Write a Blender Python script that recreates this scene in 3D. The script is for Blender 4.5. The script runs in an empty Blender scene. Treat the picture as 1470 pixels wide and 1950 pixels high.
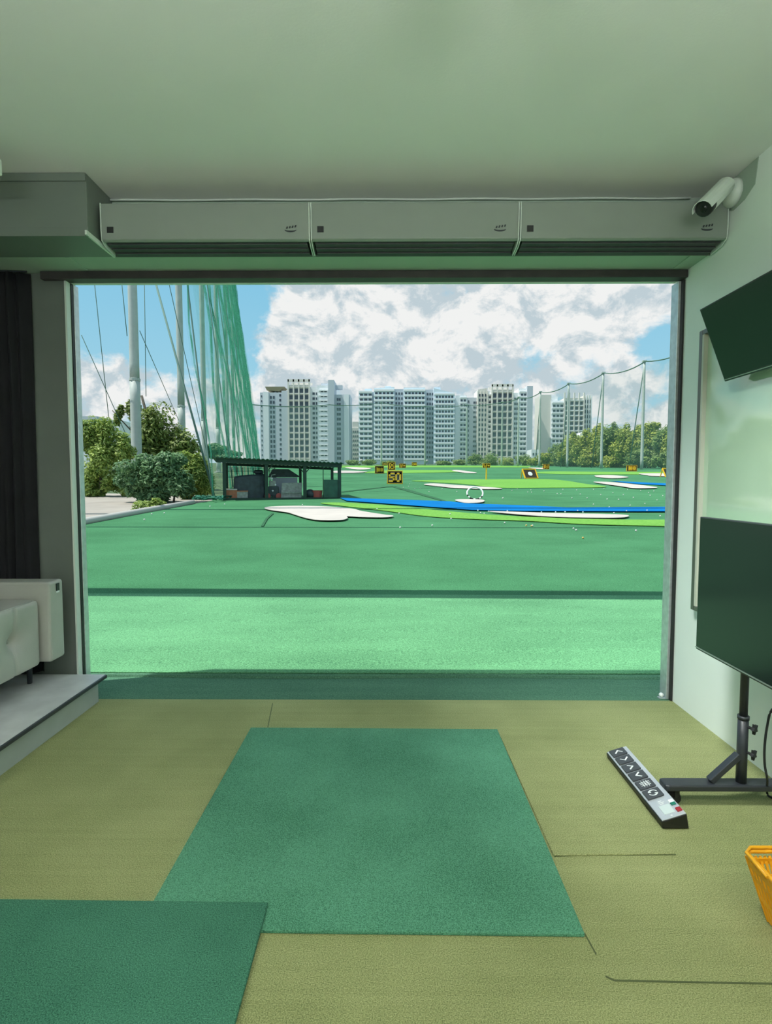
import bpy, bmesh, math, random
from mathutils import Vector, Matrix
random.seed(7)
SC = bpy.context.scene
COL = SC.collection
PI = math.pi

# ------------------------------------------------------------------ camera
FPX, CX, CY = 1010.0, 735.0, 975.0
CAMZ = 1.5
PITCH = math.atan(57.0 / FPX)          # looking slightly down
YAW = math.atan(7.0 / FPX)             # slightly to the left
CAM = Vector((0, 0, CAMZ))
cam = bpy.data.cameras.new('camera'); camo = bpy.data.objects.new('camera', cam); COL.objects.link(camo)
cam.sensor_fit = 'HORIZONTAL'; cam.sensor_width = 36.0; cam.lens = 36.0 * FPX / 1470.0
cam.clip_start = 0.05; cam.clip_end = 2000
camo.location = CAM
camo.rotation_euler = (PI / 2 - PITCH, 0, YAW)
SC.camera = camo
RM = camo.rotation_euler.to_matrix()

def ray(u, v):
    return RM @ Vector(((u - CX) / FPX, (CY - v) / FPX, -1.0))
def P(u, v, Y):                        # point of the sight line at depth Y
    d = ray(u, v); return CAM + d * (Y / d.y)
def G(u, v, z=0.0):                    # on a level plane
    d = ray(u, v); return CAM + d * ((z - CAMZ) / d.z)
def PX(u, v, X):                       # on a plane X = const
    d = ray(u, v); return CAM + d * (X / d.x)
SL, FY0 = 0.04, 4.08                   # the range rises gently away from the bay
def fz(Y): return SL * (Y - FY0)
def F(u, v):
    d = ray(u, v); t = (fz(0) - CAMZ) / (d.z - SL * d.y); return CAM + d * t

# ------------------------------------------------------------------ materials
def lin(c):
    r = []
    for k in c[:3]:
        k = k / 255.0
        r.append(k / 12.92 if k <= 0.04045 else ((k + 0.055) / 1.055) ** 2.4)
    return (r[0], r[1], r[2], 1.0)
def nm(name):
    m = bpy.data.materials.new(name); m.use_nodes = True
    nt = m.node_tree; b = nt.nodes['Principled BSDF']
    return m, nt, b
def mat(name, col, rough=0.6, metal=0.0, vary=0.0, scale=8.0, bump=0.0, bscale=60.0, spec=0.5, coat=0.0):
    """plain surface: albedo (linear) with soft procedural variation and optional fine bump"""
    m, nt, b = nm(name)
    b.inputs['Roughness'].default_value = rough; b.inputs['Metallic'].default_value = metal
    b.inputs['Specular IOR Level'].default_value = spec
    if coat: b.inputs['Coat Weight'].default_value = coat; b.inputs['Coat Roughness'].default_value = 0.03
    tc = nt.nodes.new('ShaderNodeTexCoord')
    n = nt.nodes.new('ShaderNodeTexNoise'); n.inputs['Scale'].default_value = scale; n.inputs['Detail'].default_value = 5
    nt.links.new(tc.outputs['Object'], n.inputs['Vector'])
    r = nt.nodes.new('ShaderNodeValToRGB')
    c = Vector(col[:3]); lo = c * (1 - vary); hi = c * (1 + vary)
    r.color_ramp.elements[0].position = 0.3; r.color_ramp.elements[1].position = 0.7
    r.color_ramp.elements[0].color = (*lo, 1); r.color_ramp.elements[1].color = (*[min(1, k) for k in hi], 1)
    nt.links.new(n.outputs['Fac'], r.inputs['Fac']); nt.links.new(r.outputs['Color'], b.inputs['Base Color'])
    if bump:
        n2 = nt.nodes.new('ShaderNodeTexNoise'); n2.inputs['Scale'].default_value = bscale; n2.inputs['Detail'].default_value = 4
        nt.links.new(tc.outputs['Object'], n2.inputs['Vector'])
        bp = nt.nodes.new('ShaderNodeBump'); bp.inputs['Strength'].default_value = bump; bp.inputs['Distance'].default_value = 0.01
        nt.links.new(n2.outputs['Fac'], bp.inputs['Height']); nt.links.new(bp.outputs['Normal'], b.inputs['Normal'])
    return m
def turf(name, lo, hi, s1=300.0, s2=2.0, streak=0.25, sy=9.0, bump=0.6, patch=0.16):
    """artificial grass: fine two-tone pile, long soft streaks across, broad wear"""
    m, nt, b = nm(name); L = nt.links
    b.inputs['Roughness'].default_value = 0.9; b.inputs['Specular IOR Level'].default_value = 0.15
    tc = nt.nodes.new('ShaderNodeTexCoord')
    def noise(scale, detail, sc=(1, 1, 1)):
        mp = nt.nodes.new('ShaderNodeMapping'); mp.inputs['Scale'].default_value = sc
        L.new(tc.outputs['Object'], mp.inputs['Vector'])
        n = nt.nodes.new('ShaderNodeTexNoise'); n.inputs['Scale'].default_value = scale; n.inputs['Detail'].default_value = detail
        L.new(mp.outputs['Vector'], n.inputs['Vector']); return n.outputs['Fac']
    pile = noise(s1, 3); wear = noise(s2, 4); st = noise(1.0, 5, (0.7, sy, 1))
    def mth(op, a, bb):
        n = nt.nodes.new('ShaderNodeMath'); n.operation = op
        for i, k in enumerate((a, bb)):
            if isinstance(k, (int, float)): n.inputs[i].default_value = k
            else: L.new(k, n.inputs[i])
        return n.outputs[0]
    v = mth('ADD', pile, mth('MULTIPLY', mth('SUBTRACT', st, 0.5), streak))
    v = mth('ADD', v, mth('MULTIPLY', mth('SUBTRACT', wear, 0.5), patch * 2))
    r = nt.nodes.new('ShaderNodeValToRGB')
    r.color_ramp.elements[0].position = 0.3; r.color_ramp.elements[1].position = 0.7
    r.color_ramp.elements[0].color = (*lo, 1); r.color_ramp.elements[1].color = (*hi, 1)
    L.new(v, r.inputs['Fac']); L.new(r.outputs['Color'], b.inputs['Base Color'])
    bp = nt.nodes.new('ShaderNodeBump'); bp.inputs['Strength'].default_value = bump; bp.inputs['Distance'].default_value = 0.006
    L.new(pile, bp.inputs['Height']); L.new(bp.outputs['Normal'], b.inputs['Normal'])
    return m
def leafmat(name, a, c, tr=0.38):
    m, nt, b = nm(name); L = nt.links
    g = nt.nodes.new('ShaderNodeNewGeometry'); r = nt.nodes.new('ShaderNodeValToRGB')
    r.color_ramp.elements[0].color = (*a, 1); r.color_ramp.elements[1].color = (*c, 1)
    L.new(g.outputs['Random Per Island'], r.inputs['Fac']); L.new(r.outputs['Color'], b.inputs['Base Color'])
    b.inputs['Roughness'].default_value = 0.55
    t = nt.nodes.new('ShaderNodeBsdfTranslucent'); L.new(r.outputs['Color'], t.inputs['Color'])
    mx = nt.nodes.new('ShaderNodeMixShader'); mx.inputs[0].default_value = tr
    L.new(b.outputs[0], mx.inputs[1]); L.new(t.outputs[0], mx.inputs[2])
    L.new(mx.outputs[0], nt.nodes['Material Output'].inputs['Surface'])
    return m
def netmat(name, col, alpha, vscale=3.0, amp=0.5):
    m, nt, b = nm(name); L = nt.links
    b.inputs['Base Color'].default_value = (*col, 1); b.inputs['Roughness'].default_value = 0.8
    b.inputs['Specular IOR Level'].default_value = 0.1
    tl = nt.nodes.new('ShaderNodeBsdfTranslucent'); tl.inputs['Color'].default_value = (*col, 1)
    ad = nt.nodes.new('ShaderNodeMixShader'); ad.inputs[0].default_value = 0.45
    L.new(b.outputs[0], ad.inputs[1]); L.new(tl.outputs[0], ad.inputs[2])
    tr = nt.nodes.new('ShaderNodeBsdfTransparent')
    tc = nt.nodes.new('ShaderNodeTexCoord'); n = nt.nodes.new('ShaderNodeTexNoise')
    n.inputs['Scale'].default_value = vscale; n.inputs['Detail'].default_value = 3
    L.new(tc.outputs['Object'], n.inputs['Vector'])
    mr = nt.nodes.new('ShaderNodeMapRange'); mr.inputs['From Min'].default_value = 0.3; mr.inputs['From Max'].default_value = 0.7
    mr.inputs['To Min'].default_value = alpha * (1 - amp); mr.inputs['To Max'].default_value = alpha * (1 + amp)
    L.new(n.outputs['Fac'], mr.inputs['Value'])
    mx = nt.nodes.new('ShaderNodeMixShader'); L.new(mr.outputs[0], mx.inputs[0])
    L.new(tr.outputs[0], mx.inputs[1]); L.new(ad.outputs[0], mx.inputs[2])
    L.new(mx.outputs[0], nt.nodes['Material Output'].inputs['Surface'])
    return m
def emit(name, col, s):
    m, nt, b = nm(name)
    b.inputs['Base Color'].default_value = (*col, 1)
    b.inputs['Emission Color'].default_value = (*col, 1); b.inputs['Emission Strength'].default_value = s
    return m

M = {}
M['wall'] = mat('painted_wall', (.84,.90,.85), 0.55, vary=0.015, scale=3, bump=0.05, bscale=120)
M['ceil'] = mat('painted_ceiling', (.78,.79,.755), 0.8, vary=0.02, scale=2, bump=0.05, bscale=90)
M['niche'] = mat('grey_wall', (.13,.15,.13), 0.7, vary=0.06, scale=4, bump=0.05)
M['soffit'] = mat('soffit_paint', (.36,.45,.37), 0.6, vary=0.02)
M['duct'] = mat('duct_sheet', (.15,.18,.155), 0.45, vary=0.03, scale=5)
M['brown'] = mat('dark_brown_steel', (0.05, 0.042, 0.042), 0.5, vary=0.15, scale=12)
M['black'] = mat('black_rubber', (0.012, 0.013, 0.014), 0.5, vary=0.1)
M['blackmet'] = mat('black_powder_coat', (0.03, 0.034, 0.04), 0.38, vary=0.1, scale=20)
M['alu'] = mat('aluminium', (0.60, 0.65, 0.66), 0.4, 0.6, vary=0.12, scale=25)
M['whitemet'] = mat('white_enamel', (.66,.72,.66), 0.4, vary=0.02)
M['unit'] = mat('air_curtain_casing', (.25,.285,.25), 0.45, vary=0.02)
M['grille'] = mat('dark_grille', (0.045, 0.045, 0.048), 0.5, vary=0.15, scale=15)
M['olive'] = turf('olive_turf', (.15,.18,.065), (.46,.48,.225), 260, 1.6, 0.10, 34)
M['mat'] = turf('green_mat_turf', (.035,.145,.08), (.155,.42,.265), 260, 2.0, 0.05, 6)
M['mat2'] = turf('green_stance_turf', (.018,.09,.055), (.095,.29,.185), 260, 2.0, 0.05, 6)
M['field'] = turf('range_turf', (.028,.122,.050), (.075,.26,.118), 80, 0.12, 0.35, 1.2, 0.6, 0.22)
M['nearfield_brightened'] = turf('near_range_turf_brightened', (.055, .18, .085), (.17, .44, .215), 90, .5, .3, 2.0, .6, .12)  # near turf's brighter look from the view angle, put into its colour
M['ledge'] = turf('ledge_turf', (.05,.135,.085), (.11,.25,.155), 120, 1.2, 0.3, 9)
M['lime'] = turf('lime_turf', (.11,.30,.045), (.18,.41,.075), 12, 0.2, 0.2, 2, 0.2)
M['seam_and_shadow'] = mat('turf_seam_and_shadow', (.10,.125,.05), 0.9)
M['dark_turf'] = turf('dark_turf', (0.02, 0.085, 0.04), (0.045, 0.15, 0.07), 20, 0.3)
M['blue'] = mat('blue_mat', (.0,.15,.42), 0.8, vary=0.12, scale=0.7, spec=.05)
M['sand'] = mat('pale_bunker_mat', (.50,.46,.415), 0.9, vary=0.08, scale=1.4)
M['pave'] = mat('pale_paving', (0.34, 0.31, 0.27), 0.85, vary=0.12, scale=0.9)
M['ground'] = mat('rough_grass', (0.06, 0.11, 0.04), 0.9, vary=0.3, scale=0.4)
M['pole'] = mat('galvanised_pole', (0.40, 0.45, 0.42), 0.6, 0.0, vary=0.08, scale=2)
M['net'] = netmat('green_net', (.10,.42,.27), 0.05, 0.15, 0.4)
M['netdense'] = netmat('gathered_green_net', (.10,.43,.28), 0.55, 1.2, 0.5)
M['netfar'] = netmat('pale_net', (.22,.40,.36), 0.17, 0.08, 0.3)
M['rope'] = mat('grey_green_rope', (0.10, 0.19, 0.16), 0.8)
M['hutgreen'] = mat('dark_green_paint', (.014,.05,.03), 0.55, vary=0.25, scale=5)
M['roof'] = mat('green_corrugated_sheet', (.03,.11,.065), 0.5, vary=0.2, scale=4)
M['tarp'] = mat('dark_tarpaulin', (.035,.055,.06), 0.5, vary=0.3, scale=6, bump=0.6, bscale=6)
M['orange'] = mat('orange_carton', (.42,.15,.08), 0.8, vary=0.15)
M['board'] = mat('weathered_board', (.32,.34,.30), 0.85, vary=0.25, scale=9)
M['red'] = mat('faded_red_plastic', (.45,.10,.08), 0.6, vary=0.1)
M['yellow'] = mat('yellow_paint', (.92,.52,.02), 0.5, vary=0.08)
M['signdark'] = mat('sign_brown', (0.035, 0.028, 0.018), 0.7, vary=0.1)
M['signwhite'] = mat('sign_white', (0.38, 0.38, 0.34), 0.7)
M['basket'] = mat('yellow_plastic', (0.85, 0.40, 0.015), 0.35, vary=0.06, scale=6)
M['leather'] = mat('grey_leather', (.40,.40,.365), 0.42, vary=0.05, scale=6, bump=0.15, bscale=220)
M['vinyl'] = mat('grey_stone_vinyl', (.62,.63,.62), 0.35, vary=0.13, scale=7)
M['riser'] = mat('grey_laminate', (0.36, 0.40, 0.37), 0.5, vary=0.08, scale=5)
M['cream'] = mat('cream_trim', (0.55, 0.56, 0.47), 0.5)
M['curtain'] = mat('black_curtain', (.005,.005,.007), 0.9, vary=0.25, scale=8)
M['tv'] = mat('tv_glass', (0.012, 0.018, 0.016), 0.16, spec=0.5)
M['tvbezel'] = mat('tv_bezel', (0.03, 0.035, 0.035), 0.35)
M['tvtrim'] = mat('tv_silver_trim', (0.45, 0.47, 0.46), 0.3, 0.7)
M['boardglass'] = mat('glossy_board', (.50,.66,.49), 0.06, vary=0.03, scale=3, spec=1.0, coat=1.0)
M['bronze'] = mat('bronze_frame', (0.16, 0.16, 0.14), 0.35, 0.5)
M['conbody'] = mat('console_black', (0.012, 0.012, 0.014), 0.45)
M['contop'] = mat('console_silver', (0.55, 0.58, 0.61), 0.35, 0.3, vary=0.04)
M['conbtn'] = mat('console_button', (0.05, 0.055, 0.06), 0.4)
M['white'] = mat('white_print', (0.85, 0.87, 0.86), 0.5)
M['lcd'] = mat('pale_lcd', (0.62, 0.70, 0.68), 0.3)
M['greenkey'] = mat('green_key', (0.0, 0.16, 0.10), 0.4)
M['redkey'] = mat('red_key', (0.35, 0.01, 0.015), 0.4)
M['ball'] = mat('golf_ball_white', (0.62, 0.62, 0.58), 0.4)
M['ballyellow'] = mat('golf_ball_yellow', (0.6, 0.42, 0.12), 0.4)
M['bwhite'] = mat('tower_white', (.80,.83,.85), 0.8, vary=0.04, scale=0.05)
M['bgrey'] = mat('tower_grey', (.52,.57,.62), 0.8, vary=0.04, scale=0.05)
M['bbeige'] = mat('tower_beige', (.72,.69,.63), 0.8, vary=0.04, scale=0.05)
M['bblue'] = mat('tower_pale_blue', (.64,.75,.83), 0.8, vary=0.04, scale=0.05)
M['bband'] = mat('tower_band', (.88,.90,.91), 0.8)
M['glass'] = mat('dark_window', (0.06, 0.085, 0.11), 0.3, vary=0.3, scale=0.3)
M['olivecan'] = mat('roof_canopy', (0.22, 0.21, 0.13), 0.8)
M['leafA'] = leafmat('leaf_olive', (.075,.13,.025), (.34,.42,.11))
M['leafB'] = leafmat('leaf_deep', (.045,.13,.055), (.25,.43,.19))
M['leafC'] = leafmat('leaf_bright', (.12,.22,.04), (.48,.60,.15))
M['leafD'] = leafmat('leaf_hill', (.15,.22,.035), (.60,.66,.13))
M['leafE'] = leafmat('leaf_hill_deep', (.10,.18,.05), (.36,.48,.14))
M['bark'] = mat('bark', (0.10, 0.09, 0.07), 0.9, vary=0.25)

# ------------------------------------------------------------------ mesh builder
ORG = {}
class MB:
    def __init__(s): s.v = []; s.f = []
    def add(s, vs, fs):
        o = len(s.v); s.v += [Vector(p) for p in vs]; s.f += [tuple(i + o for i in f) for f in fs]; return s
    def box(s, a, b):
        x0, y0, z0 = [min(a[i], b[i]) for i in range(3)]; x1, y1, z1 = [max(a[i], b[i]) for i in range(3)]
        return s.add([(x0, y0, z0), (x1, y0, z0), (x1, y1, z0), (x0, y1, z0), (x0, y0, z1), (x1, y0, z1), (x1, y1, z1), (x0, y1, z1)],
                     [(0, 3, 2, 1), (4, 5, 6, 7), (0, 1, 5, 4), (1, 2, 6, 5), (2, 3, 7, 6), (3, 0, 4, 7)])
    def bar(s, p, q, w, h, up=(0, 0, 1)):
        p, q = Vector(p), Vector(q); d = (q - p).normalized(); up = Vector(up)
        if abs(d.dot(up)) > 0.98: up = Vector((0, 1, 0))
        x = d.cross(up).normalized() * (w / 2); y = x.cross(d).normalized() * (h / 2)
        vs = [p - x - y, p + x - y, p + x + y, p - x + y, q - x - y, q + x - y, q + x + y, q - x + y]
        return s.add(vs, [(0, 1, 2, 3), (4, 7, 6, 5), (0, 4, 5, 1), (1, 5, 6, 2), (2, 6, 7, 3), (3, 7, 4, 0)])
    def tube(s, pts, r, n=8, closed=False, cap=True):
        pts = [Vector(p) for p in pts]; N = len(pts); rs = r if isinstance(r, (list, tuple)) else [r] * N
        vs = []; fs = []
        for i, p in enumerate(pts):
            a = pts[(i - 1) % N] if (closed or i > 0) else p; b = pts[(i + 1) % N] if (closed or i < N - 1) else p
            d = (b - a).normalized(); up = Vector((0, 0, 1)) if abs(d.z) < 0.95 else Vector((0, 1, 0))
            x = d.cross(up).normalized(); y = x.cross(d)
            for k in range(n):
                t = 2 * PI * k / n; vs.append(p + (x * math.cos(t) + y * math.sin(t)) * rs[i])
        for i in range(N if closed else N - 1):
            j = (i + 1) % N
            for k in range(n):
                l = (k + 1) % n; fs.append((i * n + k, i * n + l, j * n + l, j * n + k))
        if cap and not closed:
            fs.append(tuple(range(n - 1, -1, -1))); fs.append(tuple((N - 1) * n + k for k in range(n)))
        return s.add(vs, fs)
    def prism(s, poly, off):                # polygon of 3D points, extruded by off
        n = len(poly); poly = [Vector(p) for p in poly]; off = Vector(off)
        vs = poly + [p + off for p in poly]
        fs = [tuple(range(n - 1, -1, -1)), tuple(range(n, 2 * n))] + [(i, (i + 1) % n, n + (i + 1) % n, n + i) for i in range(n)]
        return s.add(vs, fs)
    def ball(s, c, r, nu=12, nv=8, sc=(1, 1, 1)):
        c = Vector(c); vs = [c + Vector((0, 0, -r * sc[2]))]; fs = []
        for i in range(1, nv):
            ph = -PI / 2 + PI * i / nv
            for k in range(nu):
                t = 2 * PI * k / nu
                vs.append(c + Vector((math.cos(ph) * math.cos(t) * r * sc[0], math.cos(ph) * math.sin(t) * r * sc[1], math.sin(ph) * r * sc[2])))
        vs.append(c + Vector((0, 0, r * sc[2]))); e = len(vs) - 1
        for k in range(nu):
            l = (k + 1) % nu
            fs.append((0, 1 + l, 1 + k)); fs.append((e, 1 + (nv - 2) * nu + k, 1 + (nv - 2) * nu + l))
            for i in range(nv - 2): fs.append((1 + i * nu + k, 1 + i * nu + l, 1 + (i + 1) * nu + l, 1 + (i + 1) * nu + k))
        return s.add(vs, fs)
    def lathe(s, prof, c, n=16, axis=None):  # prof: (r, h) pairs along axis
        c = Vector(c); ax = Vector(axis or (0, 0, 1)).normalized()
        up = Vector((0, 0, 1)) if abs(ax.z) < 0.9 else Vector((1, 0, 0)); x = ax.cross(up).normalized(); y = ax.cross(x)
        vs = []; fs = []
        for r, h in prof:
            for k in range(n):
                t = 2 * PI * k / n; vs.append(c + ax * h + (x * math.cos(t) + y * math.sin(t)) * r)
        for i in range(len(prof) - 1):
            for k in range(n):
                l = (k + 1) % n; fs.append((i * n + k, i * n + l, (i + 1) * n + l, (i + 1) * n + k))
        fs.append(tuple(range(n - 1, -1, -1))); fs.append(tuple((len(prof) - 1) * n + k for k in range(n)))
        return s.add(vs, fs)
    def build(s, name, m, parent=None, bevel=0.0, smooth=False, world=True, seg=2, solid=0.0, fix=True):
        me = bpy.data.meshes.new(name)
        o0 = ORG.get(parent.name, Vector()) if (parent and world) else Vector()
        me.from_pydata([tuple(p - o0) for p in s.v], [], s.f); me.update()
        if fix:
            bm = bmesh.new(); bm.from_mesh(me); bmesh.ops.recalc_face_normals(bm, faces=bm.faces); bm.to_mesh(me); bm.free()
        if smooth:
            for p in me.polygons: p.use_smooth = len(p.vertices) <= 4
        me.materials.append(m)
        o = bpy.data.objects.new(name, me); COL.objects.link(o)
        if parent: o.parent = parent
        ORG[o.name] = o0
        if solid:
            so = o.modifiers.new('solidify', 'SOLIDIFY'); so.thickness = solid; so.offset = 0
        if bevel:
            b = o.modifiers.new('bevel', 'BEVEL'); b.width = bevel; b.segments = seg; b.limit_method = 'ANGLE'; b.angle_limit = 0.6
        return o
def tag(o, label=None, cat=None, group=None, kind=None):
    if label: o['label'] = label
    if cat: o['category'] = cat
    if group: o['group'] = group
    if kind: o['kind'] = kind
    return o
def thing(name, label, cat, loc=(0, 0, 0), rz=0.0, group=None):
    o = bpy.data.objects.new(name, None); COL.objects.link(o); o.empty_display_size = 0.05
    o.location = loc; o.rotation_euler = (0, 0, rz); ORG[o.name] = Vector(loc)
    return tag(o, label, cat, group)
def struct(name, mb, m, **k):
    o = mb.build(name, m, **k); o['kind'] = 'structure'; return o
def copy_thing(root, loc, label, rz=None, scale=None, group=None):
    r = root.copy(); COL.objects.link(r); r.location = loc
    if rz is not None: r.rotation_euler = (0, 0, rz)
    if scale is not None: r.scale = scale
    r['label'] = label
    if group: r['group'] = group
    for ch in list(root.children):
        c = ch.copy(); COL.objects.link(c); c.parent = r
        for g in list(ch.children):
            d = g.copy(); COL.objects.link(d); d.parent = c
    return r
def smooth_poly(pts, n=5):
    out = []; N = len(pts)
    for i in range(N):
        p0, p1, p2, p3 = [Vector(pts[(i + k) % N]) for k in (-1, 0, 1, 2)]
        for j in range(n):
            t = j / n
            out.append(0.5 * ((2 * p1) + (p2 - p0) * t + (2 * p0 - 5 * p1 + 4 * p2 - p3) * t * t + (3 * p1 - p0 - 3 * p2 + p3) * t ** 3))
    return out

# ------------------------------------------------------------------ room shell
XL, XR, D0, D1, YB, ZC, ZS = -2.95, 1.94, 3.31, 3.58, -3.6, 3.21, 2.88
OL = -2.152                                # left side of the opening
struct('floor', MB().box((XL, YB, -0.12), (XR, D1, 0)), M['olive'])
struct('ceiling', MB().box((XL - .2, YB - .2, ZC), (XR + .2, D0, ZC + .15)), M['ceil'])
struct('wall_right', MB().box((XR, YB, -0.12), (XR + .2, D1 + .1, ZC)), M['wall'])
struct('wall_left', MB().box((XL - .2, YB, -0.12), (XL, D1 + .1, ZC)), M['niche'])
struct('wall_front', MB().box((XL, D1, -0.12), (OL - .002, D1 + .12, ZS)), M['niche'])
h = MB().box((XL - .2, D0, ZS), (XR + .2, D1 + .12, 3.55))
struct('wall_header', h, M['soffit'])
wb = MB().box((XL, YB - .2, -.12), (XR, YB, .5)).box((XL, YB - .2, 2.75), (XR, YB, ZC))
wb.box((XL, YB - .2, .5), (-2.5, YB, 2.75)).box((1.6, YB - .2, .5), (XR, YB, 2.75))
struct('wall_back', wb, M['wall'])
wf = MB()
for x in (-2.5, -1.13, .23, 1.55): wf.box((x, YB - .12, .5), (x + .05, YB - .06, 2.75))
wf.box((-2.5, YB - .12, .5), (1.6, YB - .06, .55)).box((-2.5, YB - .12, 2.7), (1.6, YB - .06, 2.75))
struct('added_window_1', wf, M['alu'])  # unseen window, invented to let in light from behind
# header beam (dark brown) below the air curtains and the dark head rail of the opening
struct('trim_1', MB().box((-1.68, D0 - .03, ZS - .012), (XR - .001, D0 - .001, 2.93)), M['brown'], bevel=.004)
struct('trim_2', MB().box((OL - .14, D1 - .04, 2.83), (XR - .001, D1 + .04, ZS - .001)), M['brown'], bevel=.004)
struct('trim_3', MB().box((OL, D1 + .0405, 2.828), (XR - .03, D1 + .07, 2.8395)), M['whitemet'])
# jambs: white lip, black gasket, silver channel
def jamb(x, s, n):
    struct('trim_%d' % n, MB().box((x, D1 - .012, 0), (x + s * .012, D1 + .035, 2.828)), M['whitemet'])
    struct('trim_%d' % (n + 1), MB().box((x, D1 + .036, 0), (x + s * .018, D1 + .06, 2.828)), M['black'])
    struct('trim_%d' % (n + 2), MB().box((x, D1 + .061, 0), (x + s * .022, D1 + .115, 2.828)), M['alu'], bevel=.003)
jamb(OL, 1, 4)
struct('trim_7', MB().box((XR - .013, D1 - .008, 0), (XR - .001, D1 + .02, 2.828)), M['black'])
struct('trim_8', MB().box((XR - .03, D1 + .021, 0), (XR - .001, D1 + .11, 2.828)), M['alu'], bevel=.003)
# cream join strip on the soffit and shadow gap under the ceiling
struct('trim_9', MB().box((-1.99, D0 + .01, ZS - .006), (-1.965, D1 - .06, ZS)), M['soffit'])
struct('trim_10', MB().box((1.83, D0 + .01, ZS - .006), (1.865, D1 - .06, ZS)), M['soffit'])
# raised platform along the left wall
PF = 3.535
t = thing('raised_platform', 'low grey platform with a black nosing along the left wall under the sofa', 'platform', (-2.4, 2.0, 0))
MB().box((XL + .001, YB, 0.001), (-1.99, PF, .15)).build('riser', M['riser'], t)
MB().box((XL + .001, YB, .1505), (-1.957, PF + .004, .168)).build('cream_edge', M['cream'], t)
MB().box((XL + .001, YB, .1685), (-1.943, PF + .01, .187)).build('top', M['vinyl'], t)
MB().box((-1.9428, YB, .164), (-1.931, PF + .01, .186)).build('nosing', M['blackmet'], t, bevel=.003)

# grass seams of the floor covering and one painted shadow line
def seam_and_shadow(n, pts, w=.006, z=.003):
    m = MB()
    for a, b in zip(pts[:-1], pts[1:]):
        p, q = G(*a), G(*b); p.z = q.z = z / 2; m.bar(p, q, w, z)
    return struct('trim_%d' % n, m, M['seam_and_shadow'])
seam_and_shadow(11, [(1113, 1778), (1135, 1818)], .004); seam_and_shadow(12, [(1153, 1860), (1170, 1868), (1300, 1871), (1470, 1874), (1600, 1877)], .004)
seam_and_shadow(13, [(519, 1340), (510, 1385)], .005)
seam_and_shadow(14, [(1055, 1630), (1110, 1628), (1286, 1627)], .010)  # shadow at the olive piece's near edge, painted as a dark strip

# ------------------------------------------------------------------ mats in the bay
def flat(name, label, cat, pts, m, t, group=None, bevel=.004, z0=0.0005):
    poly = [G(u, v, t) for u, v in pts]
    for p in poly: p.z = z0
    o = MB().prism(poly, (0, 0, t)).build(name, m, bevel=bevel, seg=2)
    return tag(o, label, cat, group)
flat('turf_mat', 'large green hitting mat in the middle of the olive turf floor', 'mat', [(477.5, 1385), (947, 1388), (1114, 1778), (262, 1768)], M['mat'], .014)
flat('turf_mat', 'darker green standing mat overlapping the hitting mat at bottom left', 'mat', [(-420, 1714), (511, 1725), (440, 1985), (-760, 1985)], M['mat2'], .015, z0=.0155)
flat('turf_mat', 'olive turf piece with ridged pile between hitting mat and foot console', 'mat', [(953, 1403), (1142, 1404), (1286, 1625), (1054, 1628)], M['olive'], .007)

# ------------------------------------------------------------------ air curtains above the opening
AY, AZT, AZM = 3.12, 3.094, 2.892
us = [190, 590.5, 990, 1388]
names = ['leftmost of the three pale air curtain units above the opening, beside the duct box',
         'middle one of the three pale air curtain units above the opening',
         'rightmost of the three pale air curtain units, behind the security camera']
for i in range(3):
    xa = P(us[i], 420, AY).x + .003; xb = min(P(us[i + 1], 420, AY).x, XR) - .003
    t = thing('air_curtain', names[i], 'air curtain', ((xa + xb) / 2, D0 - .05, AZM), 0, 'air curtains over the opening')
    prof = [(D0 - .001, AZT), (AY, AZT), (AY, AZM), (AY + .02, AZM - .008), (D0 - .035, AZM + .05), (D0 - .001, AZM + .05)]
    MB().prism([(xa + .004, y, z) for y, z in prof], (xb - xa - .008, 0, 0)).build('casing', M['unit'], t, bevel=.005)
    g = MB().prism([(xa + .02, y, z) for y, z in [(AY + .012, AZM - .004), (D0 - .035, AZM - .031), (D0 - .035, AZM + .04)]], (xb - xa - .04, 0, 0))
    for k in range(3):
        w = (k + .6) / 3.4; y = AY + .012 + (D0 - .047 - AY) * w; z = AZM - .004 - (.028) * w
        g.box((xa + .02, y, z - .006), (xb - .02, y + .006, z))
    g.build('outlet_grille', M['grille'], t)
    for sx, nmx in ((xa, 'end_cap'), (xb - .005, 'end_cap')):
        cap = [(D0 - .03, AZT), (AY - .003, AZT), (AY - .003, AZM + .06), (AY + .006, AZM - .005), (AY + .05, AZM - .026), (D0 - .035, AZM - .034)]
        MB().prism([(sx, y, z) for y, z in cap], (.005, 0, 0)).build(nmx, M['whitemet'], t)
    MB().box((xa + .038, AY - .004, AZM + .036), (xa + .074, AY + .001, AZM + .069)).build('receiver_window', M['black'], t)
    e = MB(); ex = xb - (.11 if i < 2 else .12); ez = AZM + .05; fy = AY - .0015
    arc = [(ex + .034 * math.cos(a) - .0, fy, ez + .013 * math.sin(a)) for a in [PI * (1.0 + k / 10) for k in range(11)]]
    arc2 = [(ex + .030 * math.cos(a) + .002, fy, ez + .004 * math.sin(a)) for a in [PI * (2.0 - k / 10) for k in range(11)]]
    e.prism(arc + arc2, (0, .002, 0))
    for k in range(4):
        x0 = ex - .026 + k * .016; z0 = ez + .006 + k * .0025
        e.prism([(x0, fy, z0), (x0 + .009, fy, z0), (x0 + .013, fy, z0 + .012), (x0 + .004, fy, z0 + .012)], (0, .002, 0))
    e.build('emblem', M['blackmet'], t)
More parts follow.
